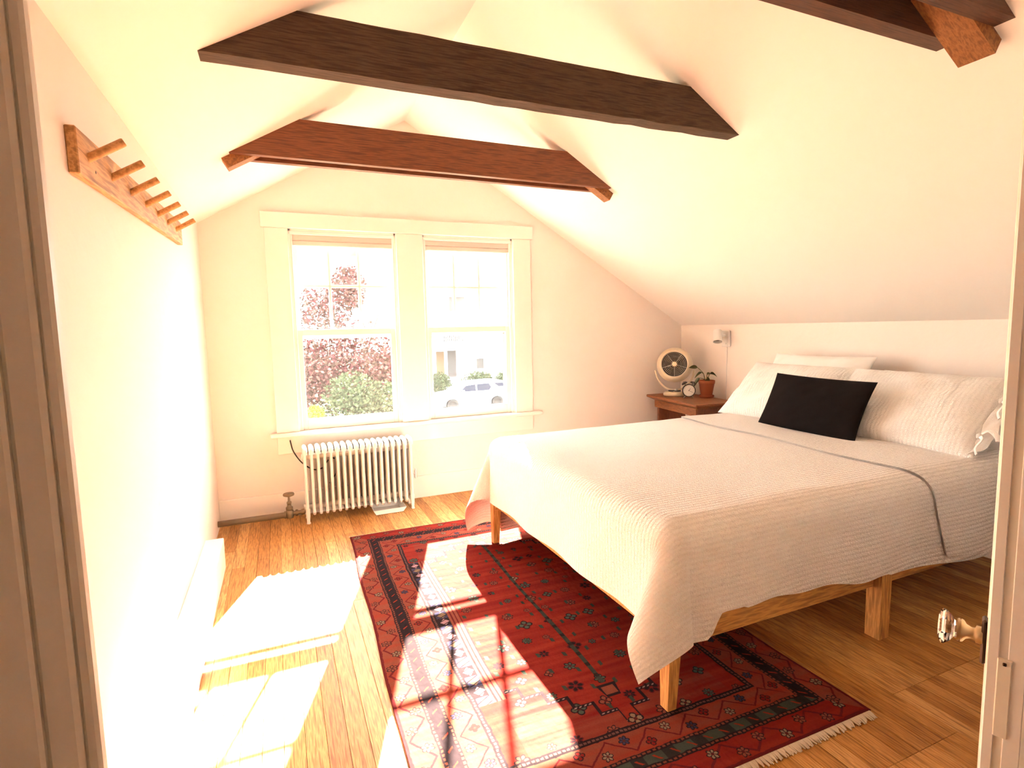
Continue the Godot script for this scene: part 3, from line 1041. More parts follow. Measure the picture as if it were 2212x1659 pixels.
func pillows() -> void:
	var lab := ["white quilted pillow leaning in front, on the fan side of the bed", "white quilted pillow with tie closures leaning in front, on the door side"]
	for k in 2:
		var t := thing("pillow", lab[k], "pillow", Vector3.ZERO, 0.0, "white pillows at the head of the bed")
		lean(t, Vector3(2.925 - 0.03 * k, 0.798, -2.47 if k == 0 else -1.735), 0.80, -0.02, 0.0)
		part("case", cushion(0.80 if k == 0 else 0.79, 0.475, 0.17, 3 + k, 0.022), M.sham, t)
		if k == 1:
			# cotton ties along the open end
			for y in [-0.13, 0.075]:
				var kn := MB.new()
				kn.tube([Vector3(0.385, y - 0.012, 0.03), Vector3(0.392, y, 0.036), Vector3(0.385, y + 0.014, 0.03)], [0.006, 0.014, 0.006], 10)
				var tie := part("tie", kn, M.linen, t)
				var lp := MB.new()
				lp.tube(curve([Vector3(0.39, y, 0.034), Vector3(0.42, y + 0.022, 0.05), Vector3(0.452, y + 0.006, 0.045), Vector3(0.466, y - 0.02, 0.04)], 4), [0.008, 0.009, 0.010, 0.010, 0.010, 0.010, 0.011, 0.011, 0.011, 0.010, 0.009, 0.008, 0.007], 8, true, 0.3)
				lp.tube(curve([Vector3(0.39, y, 0.034), Vector3(0.415, y - 0.03, 0.05), Vector3(0.405, y - 0.07, 0.04), Vector3(0.42, y - 0.1, 0.035)], 4), 0.008, 8, true, 0.3)
				part("bow", lp, M.linen, tie)
			var flap := MB.new()
			var pts := []
			for i in 9:
				var row := []
				for j in 7:
					var y := lerpf(-0.22, 0.22, i / 8.0)
					var x := 0.375 + 0.05 * j / 6.0
					row.append(Vector3(x + 0.006 * sin(y * 40.0), y * (1.0 - 0.04 * j), 0.028 * (1.0 - absf(y) * 3.2) * (1 - j / 9.0) + 0.006 * sin(y * 55.0 + j)))
				pts.append(row)
			flap.grid(pts, [], Vector3(0, 0, 1), 0.004)
			part("open_end", flap, M.linen, t)
	lab = ["plain white pillow standing against the knee wall behind the fan-side pillow", "plain white pillow standing against the knee wall behind the door-side pillow"]
	for k in 2:
		var t := thing("pillow", lab[k], "pillow", Vector3.ZERO, 0.0, "white pillows at the head of the bed")
		lean(t, Vector3(3.085, 0.84 - 0.05 * k, -2.43 if k == 0 else -1.68), 0.55)
		part("case", cushion(0.70, 0.44 - 0.05 * k, 0.15, 13 + k, 0.02), M.linen, t)
	var b := solo("lumbar_cushion", cushion(0.625, 0.335, 0.115, 31, 0.008, 0.05), M.charcoal, "charcoal black linen lumbar cushion leaning on the white pillows", "cushion")
	lean(b, Vector3(2.695, 0.782, -2.10), 0.45, -0.035, -0.01)

# ---------------------------------------------------------------- rug
func rug_image() -> Image:
	var W := 820
	var H := 1340
	var wm := 1.385
	var hm := 2.25
	var f := FastNoiseLite.new()
	f.frequency = 0.9
	f.fractal_octaves = 3
	f.seed = 4
	var g := FastNoiseLite.new()
	g.frequency = 0.5
	g.seed = 9
	var red := Vector3(0.15, 0.009, 0.007)
	var red2 := Vector3(0.19, 0.019, 0.010)
	var rose := Vector3(0.165, 0.042, 0.024)
	var dark := Vector3(0.014, 0.008, 0.009)
	var wine := Vector3(0.085, 0.008, 0.009)
	var green := Vector3(0.035, 0.046, 0.032)
	var navy := Vector3(0.03, 0.027, 0.055)
	var cream := Vector3(0.17, 0.11, 0.065)
	var data := PackedByteArray()
	data.resize(W * H * 3)
	# scattered flowers: x, z, radius, petals, tone
	var fl := []
	var r := RandomNumberGenerator.new()
	r.seed = 77
	for i in 9:
		for j in 17:
			if r.randf() < 0.16:
				continue
			fl.append([0.29 + i * 0.1 + r.randf_range(-0.015, 0.015) + (0.05 if j % 2 else 0.0), 0.27 + j * 0.107 + r.randf_range(-0.012, 0.012), r.randf_range(0.016, 0.032), 4 + (r.randi() % 3) * 2, r.randi() % 4])
	var cells := {}
	for q in fl:
		for dx in range(-1, 2):
			for dz in range(-1, 2):
				var key := Vector2i(int(q[0] / 0.05) + dx, int(q[1] / 0.05) + dz)
				if not cells.has(key):
					cells[key] = []
				cells[key].append(q)
	for py in H:
		for px in W:
			var x := (px + 0.5) / W * wm
			var z := (py + 0.5) / H * hm
			var wob := f.get_noise_2d(x * 18.0, z * 18.0) * 0.0035
			var dx := minf(x, wm - x) + wob
			var dz := minf(z, hm - z) + wob
			var d := minf(dx, dz)
			var along := z if dx < dz else x
			var abr := g.get_noise_2d(x * 3.0, z * 40.0)
			var c := red.lerp(red2, clampf(0.5 + abr, 0, 1))
			if d < 0.010:
				c = wine
			elif d < 0.088:
				# outer border: rose with a zigzag and flowers
				c = (red if dz < dx else rose).lerp(red2, clampf(0.35 + abr * 0.8, 0, 1))
				var t := fposmod(along, 0.17) / 0.17
				var zz := 0.018 + 0.062 * absf(t * 2.0 - 1.0)
				if absf(d - zz) < 0.0045:
					c = wine
				c = flower(c, fposmod(along, 0.085) - 0.0425, d - (0.062 if int(along / 0.085) % 2 else 0.033), 0.021, 6, dark, cream if int(along / 0.085) % 3 == 0 else rose)
			elif d < 0.152:
				# dark band between two chains of light stitches
				c = dark
				if dz < dx and z > hm / 2:
					c = dark.lerp(green, 0.9 if sin(along * 60.0) > -0.3 else 0.2)
				if d < 0.104 or d > 0.138:
					var e := minf(absf(d - 0.096), absf(d - 0.146))
					c = dark
					if e < 0.0035 and fposmod(along, 0.017) < 0.011:
						c = rose * 0.8
				elif fposmod(along + (d - 0.12) * 0.9, 0.06) < 0.008 and absf(d - 0.121) < 0.010:
					c = red2
			elif d < 0.236:
				c = rose.lerp(red2, clampf(0.4 + abr * 0.9, 0, 1))
				var t := fposmod(along + 0.05, 0.15) / 0.15
				var zz := 0.164 + 0.062 * absf(t * 2.0 - 1.0)
				if absf(d - zz) < 0.0035:
					c = wine
				var cell := int((along + 0.03) / 0.075)
				c = flower(c, fposmod(along + 0.03, 0.075) - 0.0375, d - (0.178 if cell % 2 else 0.212), 0.019, 6 if cell % 3 else 4, dark, [red, cream, navy][cell % 3])
			elif d < 0.258:
				c = dark
				if d > 0.243 and d < 0.251 and fposmod(along, 0.014) < 0.010:
					c = Vector3(0.10, 0.042, 0.032)
			else:
				# stepped medallion, mirrored in both directions
				var mx := absf(x - wm / 2)
				var mz := absf(z - hm / 2)
				var stepz := 0.566 + 0.0565 * floorf(clampf((0.36 - mx) / 0.066, 0.0, 5.4))
				var outside := mz > stepz or mx > 0.37
				var stepz2 := 0.566 + 0.0565 * floorf(clampf((0.36 - mx - 0.012) / 0.066, 0.0, 5.4))
				var line := absf(mz - stepz) < 0.0075 and mx < 0.36 and mx > 0.026
				line = line or (stepz2 != stepz and mz < stepz + 0.0075 and mz > stepz2 - 0.0075 and mx < 0.36 and mx > 0.026)
				if outside and mx <= 0.37:
					c = red.lerp(rose, clampf(0.3 + abr * 0.8, 0, 1))
				if mx > 0.336 and mz < 0.6:
					# column of pale lozenges beside the medallion
					var e := (0.43 - mx)
					c = rose
					if mx < 0.385:
						c = wine if fposmod(mx - 0.336, 0.0165) < 0.0055 else rose * 1.05
					else:
						var tt := fposmod(z, 0.12)
						c = navy if tt < 0.06 else dark
						if absf(e - 0.022) + absf(fposmod(z, 0.06) - 0.03) * 0.8 < 0.021:
							c = cream if tt < 0.06 else Vector3(0.3, 0.16, 0.17)
						if absf(fposmod(z + (e - 0.022) * 0.6, 0.03) - 0.015) < 0.0025:
							c = dark
				elif line:
					c = dark
					if fposmod(x + z, 0.018) < 0.009 and absf(mz - stepz) < 0.003:
						c = Vector3(0.20, 0.12, 0.10)
				elif not outside and mx < 0.008 and mz < 0.66:
					c = dark.lerp(green, 0.75 if fposmod(z, 0.07) < 0.05 else 0.2)
				elif absf(mz - 0.70) < 0.032 and mx < 0.04 - (mz - 0.67) * 0.2:
					c = rose if absf(mz - 0.70) < 0.02 and mx < 0.026 else dark
				else:
					for q in cells.get(Vector2i(int(x / 0.05), int(z / 0.05)), []):
						var inner: Vector3 = [rose, rose if q[3] > 4 else cream, dark, green * 1.3][q[4]]
						c = flower(c, x - q[0], z - q[1], q[2], q[3], dark if q[4] != 2 else wine, inner)
					var lx := fposmod(mx, 0.092) - 0.046
					var lz := fposmod(mz + mx * 0.35, 0.105) - 0.05
					if not outside and absf(lx) < 0.007 and absf(lz) < 0.013:
						c = green * 0.75
			var tone := 1.0 + 0.16 * f.get_noise_2d(x * 260.0, z * 150.0) + 0.10 * abr
			var k := (py * W + px) * 3
			for ch in 3:
				data[k + ch] = int(clampf(pow(clampf(c[ch] * tone, 0.0, 1.0), 1.0 / 2.2), 0, 1) * 255.0)
	return Image.create_from_data(W, H, false, Image.FORMAT_RGB8, data)

func flower(c: Vector3, x: float, z: float, rad: float, petals: int, rim: Vector3, inner: Vector3) -> Vector3:
	var r := sqrt(x * x + z * z)
	if r > rad:
		return c
	var a := atan2(z, x)
	var pet := absf(cos(a * petals / 2.0))
	var edge := rad * (0.62 + 0.38 * pet)
	if r < rad * 0.24:
		return rim.lerp(c, 0.3)
	if r < edge - rad * 0.17 and pet > 0.45:
		return inner
	if r < edge:
		return rim
	return c

func build_rug() -> void:
	var t := thing("rug", "red hand knotted rug with floral border and stepped medallion", "rug")
	var m := mat("rug wool", Color(1, 1, 1), 0.95)
	m.albedo_texture = ImageTexture.create_from_image(rug_image())
	m.heightmap_enabled = true
	m.heightmap_texture = cloth_h
	m.heightmap_scale = 0.2
	m.metallic_specular = 0.1
	var c := [Vector3(0.328, 0, -3.312), Vector3(1.70, 0, -3.28), Vector3(1.657, 0, -1.05), Vector3(0.256, 0, -1.062)]
	var pts := []
	var uvs := []
	for i in 41:
		var row := []
		var ur := []
		for j in 31:
			var a := i / 40.0
			var b := j / 30.0
			var p: Vector3 = (c[0] as Vector3).lerp(c[1], b).lerp((c[3] as Vector3).lerp(c[2], b), a)
			p.x += 0.004 * sin(a * 17.0) * (1.0 if b < 0.5 else -1.0)
			p.y = 0.0105 + 0.0012 * sin(a * 23.0 + b * 5.0)
			row.append(p)
			ur.append(Vector2(b, a))
		pts.append(row)
		uvs.append(ur)
	var g := MB.new()
	g.grid(pts, uvs, Vector3.UP, 0.009)
	part("pile", g, m, t)
	for e in 2:
		var fr := MB.new()
		var a: Vector3 = c[0] if e == 0 else c[3]
		var b: Vector3 = c[1] if e == 0 else c[2]
		var out := Vector3(0, 0, -1 if e == 0 else 1)
		var k := 300
		var len := 0.014 if e == 0 else 0.026
		for i in k:
			var s: Vector3 = a.lerp(b, (i + 0.5) / k) + Vector3(0, 0.0075, 0)
			var l := len * rng.randf_range(0.75, 1.15)
			var dx := rng.randf_range(-0.008, 0.008)
			fr.tube([s - out * 0.004, s + out * l * 0.5 + Vector3(dx * 0.4, -0.001, 0), s + out * l + Vector3(dx, -0.0035, 0)], [0.0034, 0.0036, 0.0022], 5)
		part("fringe", fr, M.fringe, t).set_meta("kind", "stuff")

# ---------------------------------------------------------------- bench with fan, clock and plant
func build_bench() -> void:
	var t := thing("bench", "small brown wooden bench used as nightstand in the corner", "bench", Vector3(3.055, 0, -3.485), -0.13)
	var m := MB.new()
	var hx := 0.19
	var hz := 0.365
	m.box(Vector3(0, 0.634, 0), Vector3(hx * 2, 0.022, hz * 2), 0.004)
	part("top", m, M.bench, t)
	# the underside is chamfered inwards to the aprons
	m = MB.new()
	var top := [Vector3(-hx + 0.006, 0.623, -hz + 0.006), Vector3(hx - 0.006, 0.623, -hz + 0.006), Vector3(hx - 0.006, 0.623, hz - 0.006), Vector3(-hx + 0.006, 0.623, hz - 0.006)]
	var low := [Vector3(-hx + 0.045, 0.60, -hz + 0.07), Vector3(hx - 0.045, 0.60, -hz + 0.07), Vector3(hx - 0.045, 0.60, hz - 0.07), Vector3(-hx + 0.045, 0.60, hz - 0.07)]
	for k in 4:
		var k2 := (k + 1) % 4
		var nn: Vector3 = ((top[k] + top[k2]) * Vector3(1, 0, 1)).normalized() * 0.5 + Vector3.DOWN
		m.quad(top[k], top[k2], low[k2], low[k], nn.normalized())
	m.quad(low[0], low[1], low[2], low[3], Vector3.DOWN)
	part("moulding", m, M.bench, t)
	for s in [-1.0, 1.0]:
		part("apron", bx(Vector3(s * 0.138, 0.572, 0), Vector3(0.02, 0.06, 0.60), 0.002), M.bench, t)
		m = MB.new()
		m.prism(PackedVector2Array([Vector2(-0.13, 0.60), Vector2(0.13, 0.60), Vector2(0.13, 0.0), Vector2(0.07, 0.0), Vector2(0.05, 0.09), Vector2(-0.05, 0.09), Vector2(-0.07, 0.0), Vector2(-0.13, 0.0)]), s * 0.27 - 0.011, s * 0.27 + 0.011)
		part("leg", m, M.bench_leg, t)
	part("stretcher", bx(Vector3(0, 0.16, 0), Vector3(0.02, 0.07, 0.52), 0.002), M.bench, t)
	fan()
	clock()
	plant()
	m = MB.new()
	m.tube(curve([Vector3(3.20, 0.51, -3.80), Vector3(3.235, 0.44, -3.82), Vector3(3.275, 0.35, -3.84), Vector3(3.30, 0.22, -3.86), Vector3(3.305, 0.13, -3.875)], 4), 0.0035, 8)
	solo("fan_cord", m, M.black, "thin black cord hanging behind the bench in the corner", "cord")

func fan() -> void:
	# faces out of the corner towards the doorway, tipped slightly up
	var t := thing("table_fan", "vintage cream enamel table fan with round chrome grille on bench", "fan", Vector3(3.055, 0.645, -3.675), -0.72)
	var m := MB.new()
	var s := 1.0
	m.xf = Transform3D(Basis().scaled(Vector3(1, 1, 0.85)), Vector3.ZERO)
	m.lathe([Vector2(0.0, 0.0), Vector2(0.088, 0.0), Vector2(0.092, 0.006), Vector2(0.09, 0.02), Vector2(0.078, 0.032), Vector2(0.06, 0.036), Vector2(0.0, 0.037)], 32)
	part("base", m, M.cream, t)
	m = MB.new()
	m.lathe([Vector2(0.0, 0.036), Vector2(0.052, 0.036), Vector2(0.05, 0.046), Vector2(0.0, 0.048)], 24)
	var cp := part("control_plate", m, M.black, t)
	m = MB.new()
	m.xf = Transform3D(Basis(), Vector3(0.012, 0, 0.018))
	m.lathe([Vector2(0.0, 0.047), Vector2(0.013, 0.047), Vector2(0.012, 0.058), Vector2(0.0, 0.06)], 16)
	part("speed_knob", m, M.chrome, cp)
	# yoke
	var path := []
	for k in 25:
		var a := lerpf(PI + 0.12, TAU - 0.12, k / 24.0)
		path.append(Vector3(cos(a) * 0.158, 0.235 + sin(a) * 0.19, 0.0))
	m = MB.new()
	m.tube(path, 0.0078, 10)
	part("yoke", m, M.cream, t)
	# head
	var h := Node3D.new()
	h.name = "head"
	t.add_child(h)
	h.transform = Transform3D(Basis(Vector3.RIGHT, -0.16), Vector3(0, 0.258, 0.0))
	var face := Basis(Vector3.RIGHT, PI / 2)
	m = MB.new()
	m.xf = Transform3D(face, Vector3.ZERO)
	var prof := [Vector2(0.102, 0.05), Vector2(0.104, 0.088), Vector2(0.108, 0.092), Vector2(0.116, 0.088)]
	for k in 13:
		var a := lerpf(0.62, -1.30, k / 12.0)
		prof.append(Vector2(0.1465 * cos(a), 0.1465 * sin(a)))
	prof.append(Vector2(0.0, -0.145))
	m.lathe(prof, 40)
	part("housing", m, M.cream, h)
	m = MB.new()
	m.xf = Transform3D(face, Vector3.ZERO)
	m.lathe([Vector2(0.0, 0.0), Vector2(0.104, 0.0), Vector2(0.104, 0.08)], 32)
	part("duct", m, M.inner, h)
	m = MB.new()
	for k in 7:
		var rr := 0.028 + 0.0122 * k
		ring(m, rr, 0.0017, 0.084 - 0.0012 * k)
	ring(m, 0.1045, 0.003, 0.086)
	for k in 5:
		var a := PI / 2 + TAU * k / 5 + PI
		m.tube([Vector3(cos(a) * 0.018, sin(a) * 0.018, 0.083), Vector3(cos(a) * 0.102, sin(a) * 0.102, 0.08)], 0.0018, 6)
	part("grille", m, M.chrome, h)
	m = MB.new()
	m.xf = Transform3D(face, Vector3.ZERO)
	m.lathe([Vector2(0.0, 0.093), Vector2(0.017, 0.092), Vector2(0.0205, 0.088), Vector2(0.0205, 0.078), Vector2(0.0, 0.078)], 20)
	part("hub_badge", m, M.cream, h)
	for k in 4:
		m = MB.new()
		var pts := []
		for i in 9:
			var row := []
			for j in 6:
				var a := TAU * k / 4 + 0.12 + lerpf(-0.52, 0.52, i / 8.0)
				var rr := lerpf(0.02, 0.098, j / 5.0)
				row.append(Vector3(cos(a) * rr, sin(a) * rr, 0.045 + 0.022 * lerpf(-1, 1, i / 8.0)))
			pts.append(row)
		m.grid(pts, [], Vector3(0, 0, 1), 0.0015)
		part("blade", m, M.blade, h)

func ring(m: MB, r: float, t: float, z: float) -> void:
	var p := []
	for k in 33:
		var a := TAU * k / 32
		p.append(Vector3(cos(a) * r, sin(a) * r, z))
	m.tube(p, t, 6, false)

func clock() -> void:
	var t := thing("alarm_clock", "round black twin bell alarm clock with white dial on bench", "clock", Vector3(3.045, 0.645, -3.49), -0.60)
	var c := Vector3(0, 0.062, 0)
	var face := Basis(Vector3.RIGHT, PI / 2)
	var m := MB.new()
	m.xf = Transform3D(face, c)
	m.lathe([Vector2(0.0, -0.02), Vector2(0.044, -0.02), Vector2(0.051, -0.014), Vector2(0.0525, 0.014), Vector2(0.0505, 0.02), Vector2(0.046, 0.02), Vector2(0.0455, 0.015)], 36)
	part("case", m, M.clock_case, t)
	m = MB.new()
	m.xf = Transform3D(face, c)
	m.lathe([Vector2(0.0, 0.0155), Vector2(0.0458, 0.0155), Vector2(0.0458, 0.012)], 36)
	var d := part("dial", m, M.clock_face, t)
	m = MB.new()
	for a in [[0.62, 0.020, 0.0014], [2.05, 0.034, 0.001]]:
		var dir := Vector3(sin(a[0]), cos(a[0]), 0)
		m.tube([c + Vector3(0, 0, 0.0172) - dir * 0.005, c + Vector3(0, 0, 0.0172) + dir * a[1]], a[2], 6)
	part("hands", m, M.black, d)
	m = MB.new()
	for k in 12:
		var a := TAU * k / 12
		var dir := Vector3(sin(a), cos(a), 0)
		m.tube([c + Vector3(0, 0, 0.016) + dir * 0.038, c + Vector3(0, 0, 0.016) + dir * 0.042], 0.0006, 5)
	part("hour_marks", m, M.black, d)
	for s in [-1.0, 1.0]:
		m = MB.new()
		m.xf = Transform3D(Basis(Vector3.BACK, -0.52 * s), c + Vector3(0.031 * s, 0.0535, 0))
		m.lathe([Vector2(0.0, 0.0), Vector2(0.0245, 0.0), Vector2(0.0235, 0.006), Vector2(0.018, 0.0125), Vector2(0.009, 0.016), Vector2(0.0, 0.017)], 20)
		m.tube([Vector3(0, 0.016, 0), Vector3(0, 0.02, 0)], 0.003, 8)
		m.tube([Vector3(0, -0.012, 0), Vector3(0, 0.002, 0)], 0.003, 8)
		part("bell", m, M.clock_case, t)
		m = MB.new()
		m.tube([c + Vector3(0.024 * s, -0.046, 0), Vector3(0.034 * s, 0.006, 0.0), Vector3(0.037 * s, 0.0, 0.0)], [0.004, 0.004, 0.005], 8)
		part("foot", m, M.chrome, t)
	m = MB.new()
	m.tube([c + Vector3(-0.016, 0.056, 0), c + Vector3(-0.012, 0.07, 0), c + Vector3(0.012, 0.07, 0), c + Vector3(0.016, 0.056, 0)], 0.0016, 6)
	part("handle", m, M.chrome, t)

func leaf_mesh(base: Vector3, dir: Vector3, len: float, wid: float, droop: float) -> MB:
	var m := MB.new()
	var side := dir.cross(Vector3.UP).normalized().rotated(dir.normalized(), -0.95)
	var pts := []
	for i in 9:
		var s := i / 8.0
		var mid := base + dir * len * s + Vector3.DOWN * droop * s * s * len
		var w := wid / 2 * pow(sin(PI * pow(s, 0.8)), 0.9)
		var row := []
		for j in 5:
			var q := j / 2.0 - 1.0
			row.append(mid + side * q * w + side.cross(dir).normalized() * absf(q) * w * 0.3)
		pts.append(row)
	m.grid(pts, [], side.cross(dir), 0.0008)
	return m

func plant() -> void:
	var t := thing("potted_plant", "small green leafy plant in a terracotta pot on bench", "potted plant", Vector3(3.185, 0.645, -3.44))
	var m := MB.new()
	m.lathe([Vector2(0.0, 0.0), Vector2(0.052, 0.0), Vector2(0.058, 0.006), Vector2(0.06, 0.018), Vector2(0.056, 0.02), Vector2(0.053, 0.01), Vector2(0.0, 0.008)], 32)
	part("saucer", m, M.terracotta, t)
	m = MB.new()
	m.lathe([Vector2(0.0, 0.009), Vector2(0.043, 0.009), Vector2(0.06, 0.112), Vector2(0.0635, 0.114), Vector2(0.065, 0.138), Vector2(0.063, 0.141), Vector2(0.058, 0.139), Vector2(0.054, 0.11), Vector2(0.0, 0.1)], 32)
	part("pot", m, M.terracotta, t)
	m = MB.new()
	m.lathe([Vector2(0.0, 0.126), Vector2(0.03, 0.125), Vector2(0.057, 0.122)], 24)
	part("soil", m, M.soil, t)
	var rt := Vector3(0.92, 0, 0.39)
	var fr := Vector3(-0.39, 0, 0.92)
	# stem rises to the left; leaves as they stand in the picture plane of the doorway
	var leaves := [
		[Vector2(-0.03, 0.20), Vector2(-0.075, 0.245), Vector2(-1.0, 0.25), 0.075, 0.035, 0.25],
		[Vector2(-0.025, 0.19), Vector2(-0.04, 0.205), Vector2(-1.0, 0.1), 0.07, 0.022, 0.75],
		[Vector2(-0.02, 0.15), Vector2(-0.055, 0.16), Vector2(-0.5, -0.5), 0.07, 0.036, 0.55],
		[Vector2(0.0, 0.16), Vector2(0.0, 0.185), Vector2(0.55, 0.55), 0.06, 0.032, 0.7],
		[Vector2(0.01, 0.16), Vector2(0.028, 0.195), Vector2(1.0, 0.3), 0.055, 0.03, 0.8],
		[Vector2(0.0, 0.14), Vector2(-0.004, 0.15), Vector2(0.5, 0.2), 0.05, 0.034, 0.6],
		[Vector2(-0.01, 0.135), Vector2(-0.012, 0.14), Vector2(0.5, -0.1), 0.05, 0.03, 0.3],
	]
	m = MB.new()
	for l in leaves:
		var a: Vector2 = l[0]
		var b: Vector2 = l[1]
		var foot := Vector3(0, 0.12, 0)
		m.tube(curve([foot, rt * a.x * 0.6 + Vector3(0, (a.y + 0.12) / 2, 0), rt * a.x + Vector3(0, a.y, 0), rt * b.x + Vector3(0, b.y, 0)], 3), 0.0024, 6)
	part("stem", m, M.stem, t)
	var k := 0
	for l in leaves:
		var b: Vector2 = l[1]
		var d: Vector2 = l[2]
		var tw := 0.35 * sin(k * 2.1)
		k += 1
		part("leaf", leaf_mesh(rt * b.x + Vector3(0, b.y, 0), (rt * d.x + Vector3(0, d.y, 0) + fr * tw).normalized(), l[3], l[4], l[5]), M.leaf, t)

func build_lamp() -> void:
	var t := thing("wall_lamp", "small white spotlight wall lamp with cord above the bench", "wall lamp", Vector3(XR, 1.12, -3.381))
	part("wall_plate", bx(Vector3(-0.012, 0, 0), Vector3(0.024, 0.132, 0.086), 0.007), M.plastic_white, t)
	var m := MB.new()
	m.tube([Vector3(-0.02, 0.026, 0.0), Vector3(-0.085, 0.024, 0.004)], 0.0075, 12)
	part("arm", m, M.plastic_white, t)
	m = MB.new()
	var ax := Vector3(0.30, 0.9, -0.34).normalized()
	var sx := ax.cross(Vector3.BACK).normalized()
	m.xf = Transform3D(Basis(sx, ax, sx.cross(ax)), Vector3(-0.112, 0.02, 0.012))
	m.lathe([Vector2(0.0, 0.052), Vector2(0.03, 0.052), Vector2(0.034, 0.046), Vector2(0.036, -0.048), Vector2(0.033, -0.048), Vector2(0.031, 0.03), Vector2(0.0, 0.032)], 28)
	part("shade", m, M.plastic_white, t)
	m = MB.new()
	m.xf = Transform3D(Basis(sx, ax, sx.cross(ax)), Vector3(-0.112, 0.02, 0.012))
	m.lathe([Vector2(0.0, -0.030), Vector2(0.02, -0.028), Vector2(0.031, -0.02), Vector2(0.012, 0.02)], 20)
	part("reflector", m, M.lamp_inner, t)
	m = MB.new()
	m.tube([Vector3(-0.004, -0.064, 0.004), Vector3(-0.004, -0.4, 0.001), Vector3(-0.004, -0.75, 0.003), Vector3(-0.004, -0.94, 0.003)], 0.0032, 8)
	part("cord", m, M.plastic_white, t)
	m = MB.new()
	m.tube([Vector3(-0.024, -0.04, 0.012), Vector3(-0.032, -0.04, 0.012)], 0.005, 10)
	part("switch", m, M.plastic_white, t)

# ---------------------------------------------------------------- outside
func foliage(parent: Node3D, blobs: Array, count: int, size: float, mats: Array, seed_: int) -> void:
	# leaves scattered in the shells of the blobs: centre, radius
	var r := RandomNumberGenerator.new()
	r.seed = seed_
	var q := MB.new()
	q.quad(Vector3(-0.5, 0, 0), Vector3(0, -0.12, 0.32), Vector3(0.5, 0, 0), Vector3(0, -0.12, -0.32), Vector3.UP)
	for k in mats.size():
		var mm := MultiMesh.new()
		mm.transform_format = MultiMesh.TRANSFORM_3D
		var one := q.done()
		mm.mesh = one
		mm.instance_count = count / mats.size()
		for i in mm.instance_count:
			var b: Array = blobs[r.randi() % blobs.size()]
			var d := Vector3(r.randfn(), r.randfn(), r.randfn()).normalized()
			var p: Vector3 = b[0] + d * (b[1] as Vector3) * pow(r.randf(), 0.4)
			var bs := Basis.from_euler(Vector3(r.randf() * TAU, r.randf() * TAU, r.randf() * TAU)).scaled(Vector3.ONE * size * r.randf_range(0.7, 1.3))
			mm.set_instance_transform(i, Transform3D(bs, p))
		var o := MultiMeshInstance3D.new()
		o.name = "foliage"
		o.multimesh = mm
		o.material_override = mats[k]
		o.set_meta("kind", "stuff")
		parent.add_child(o, true)

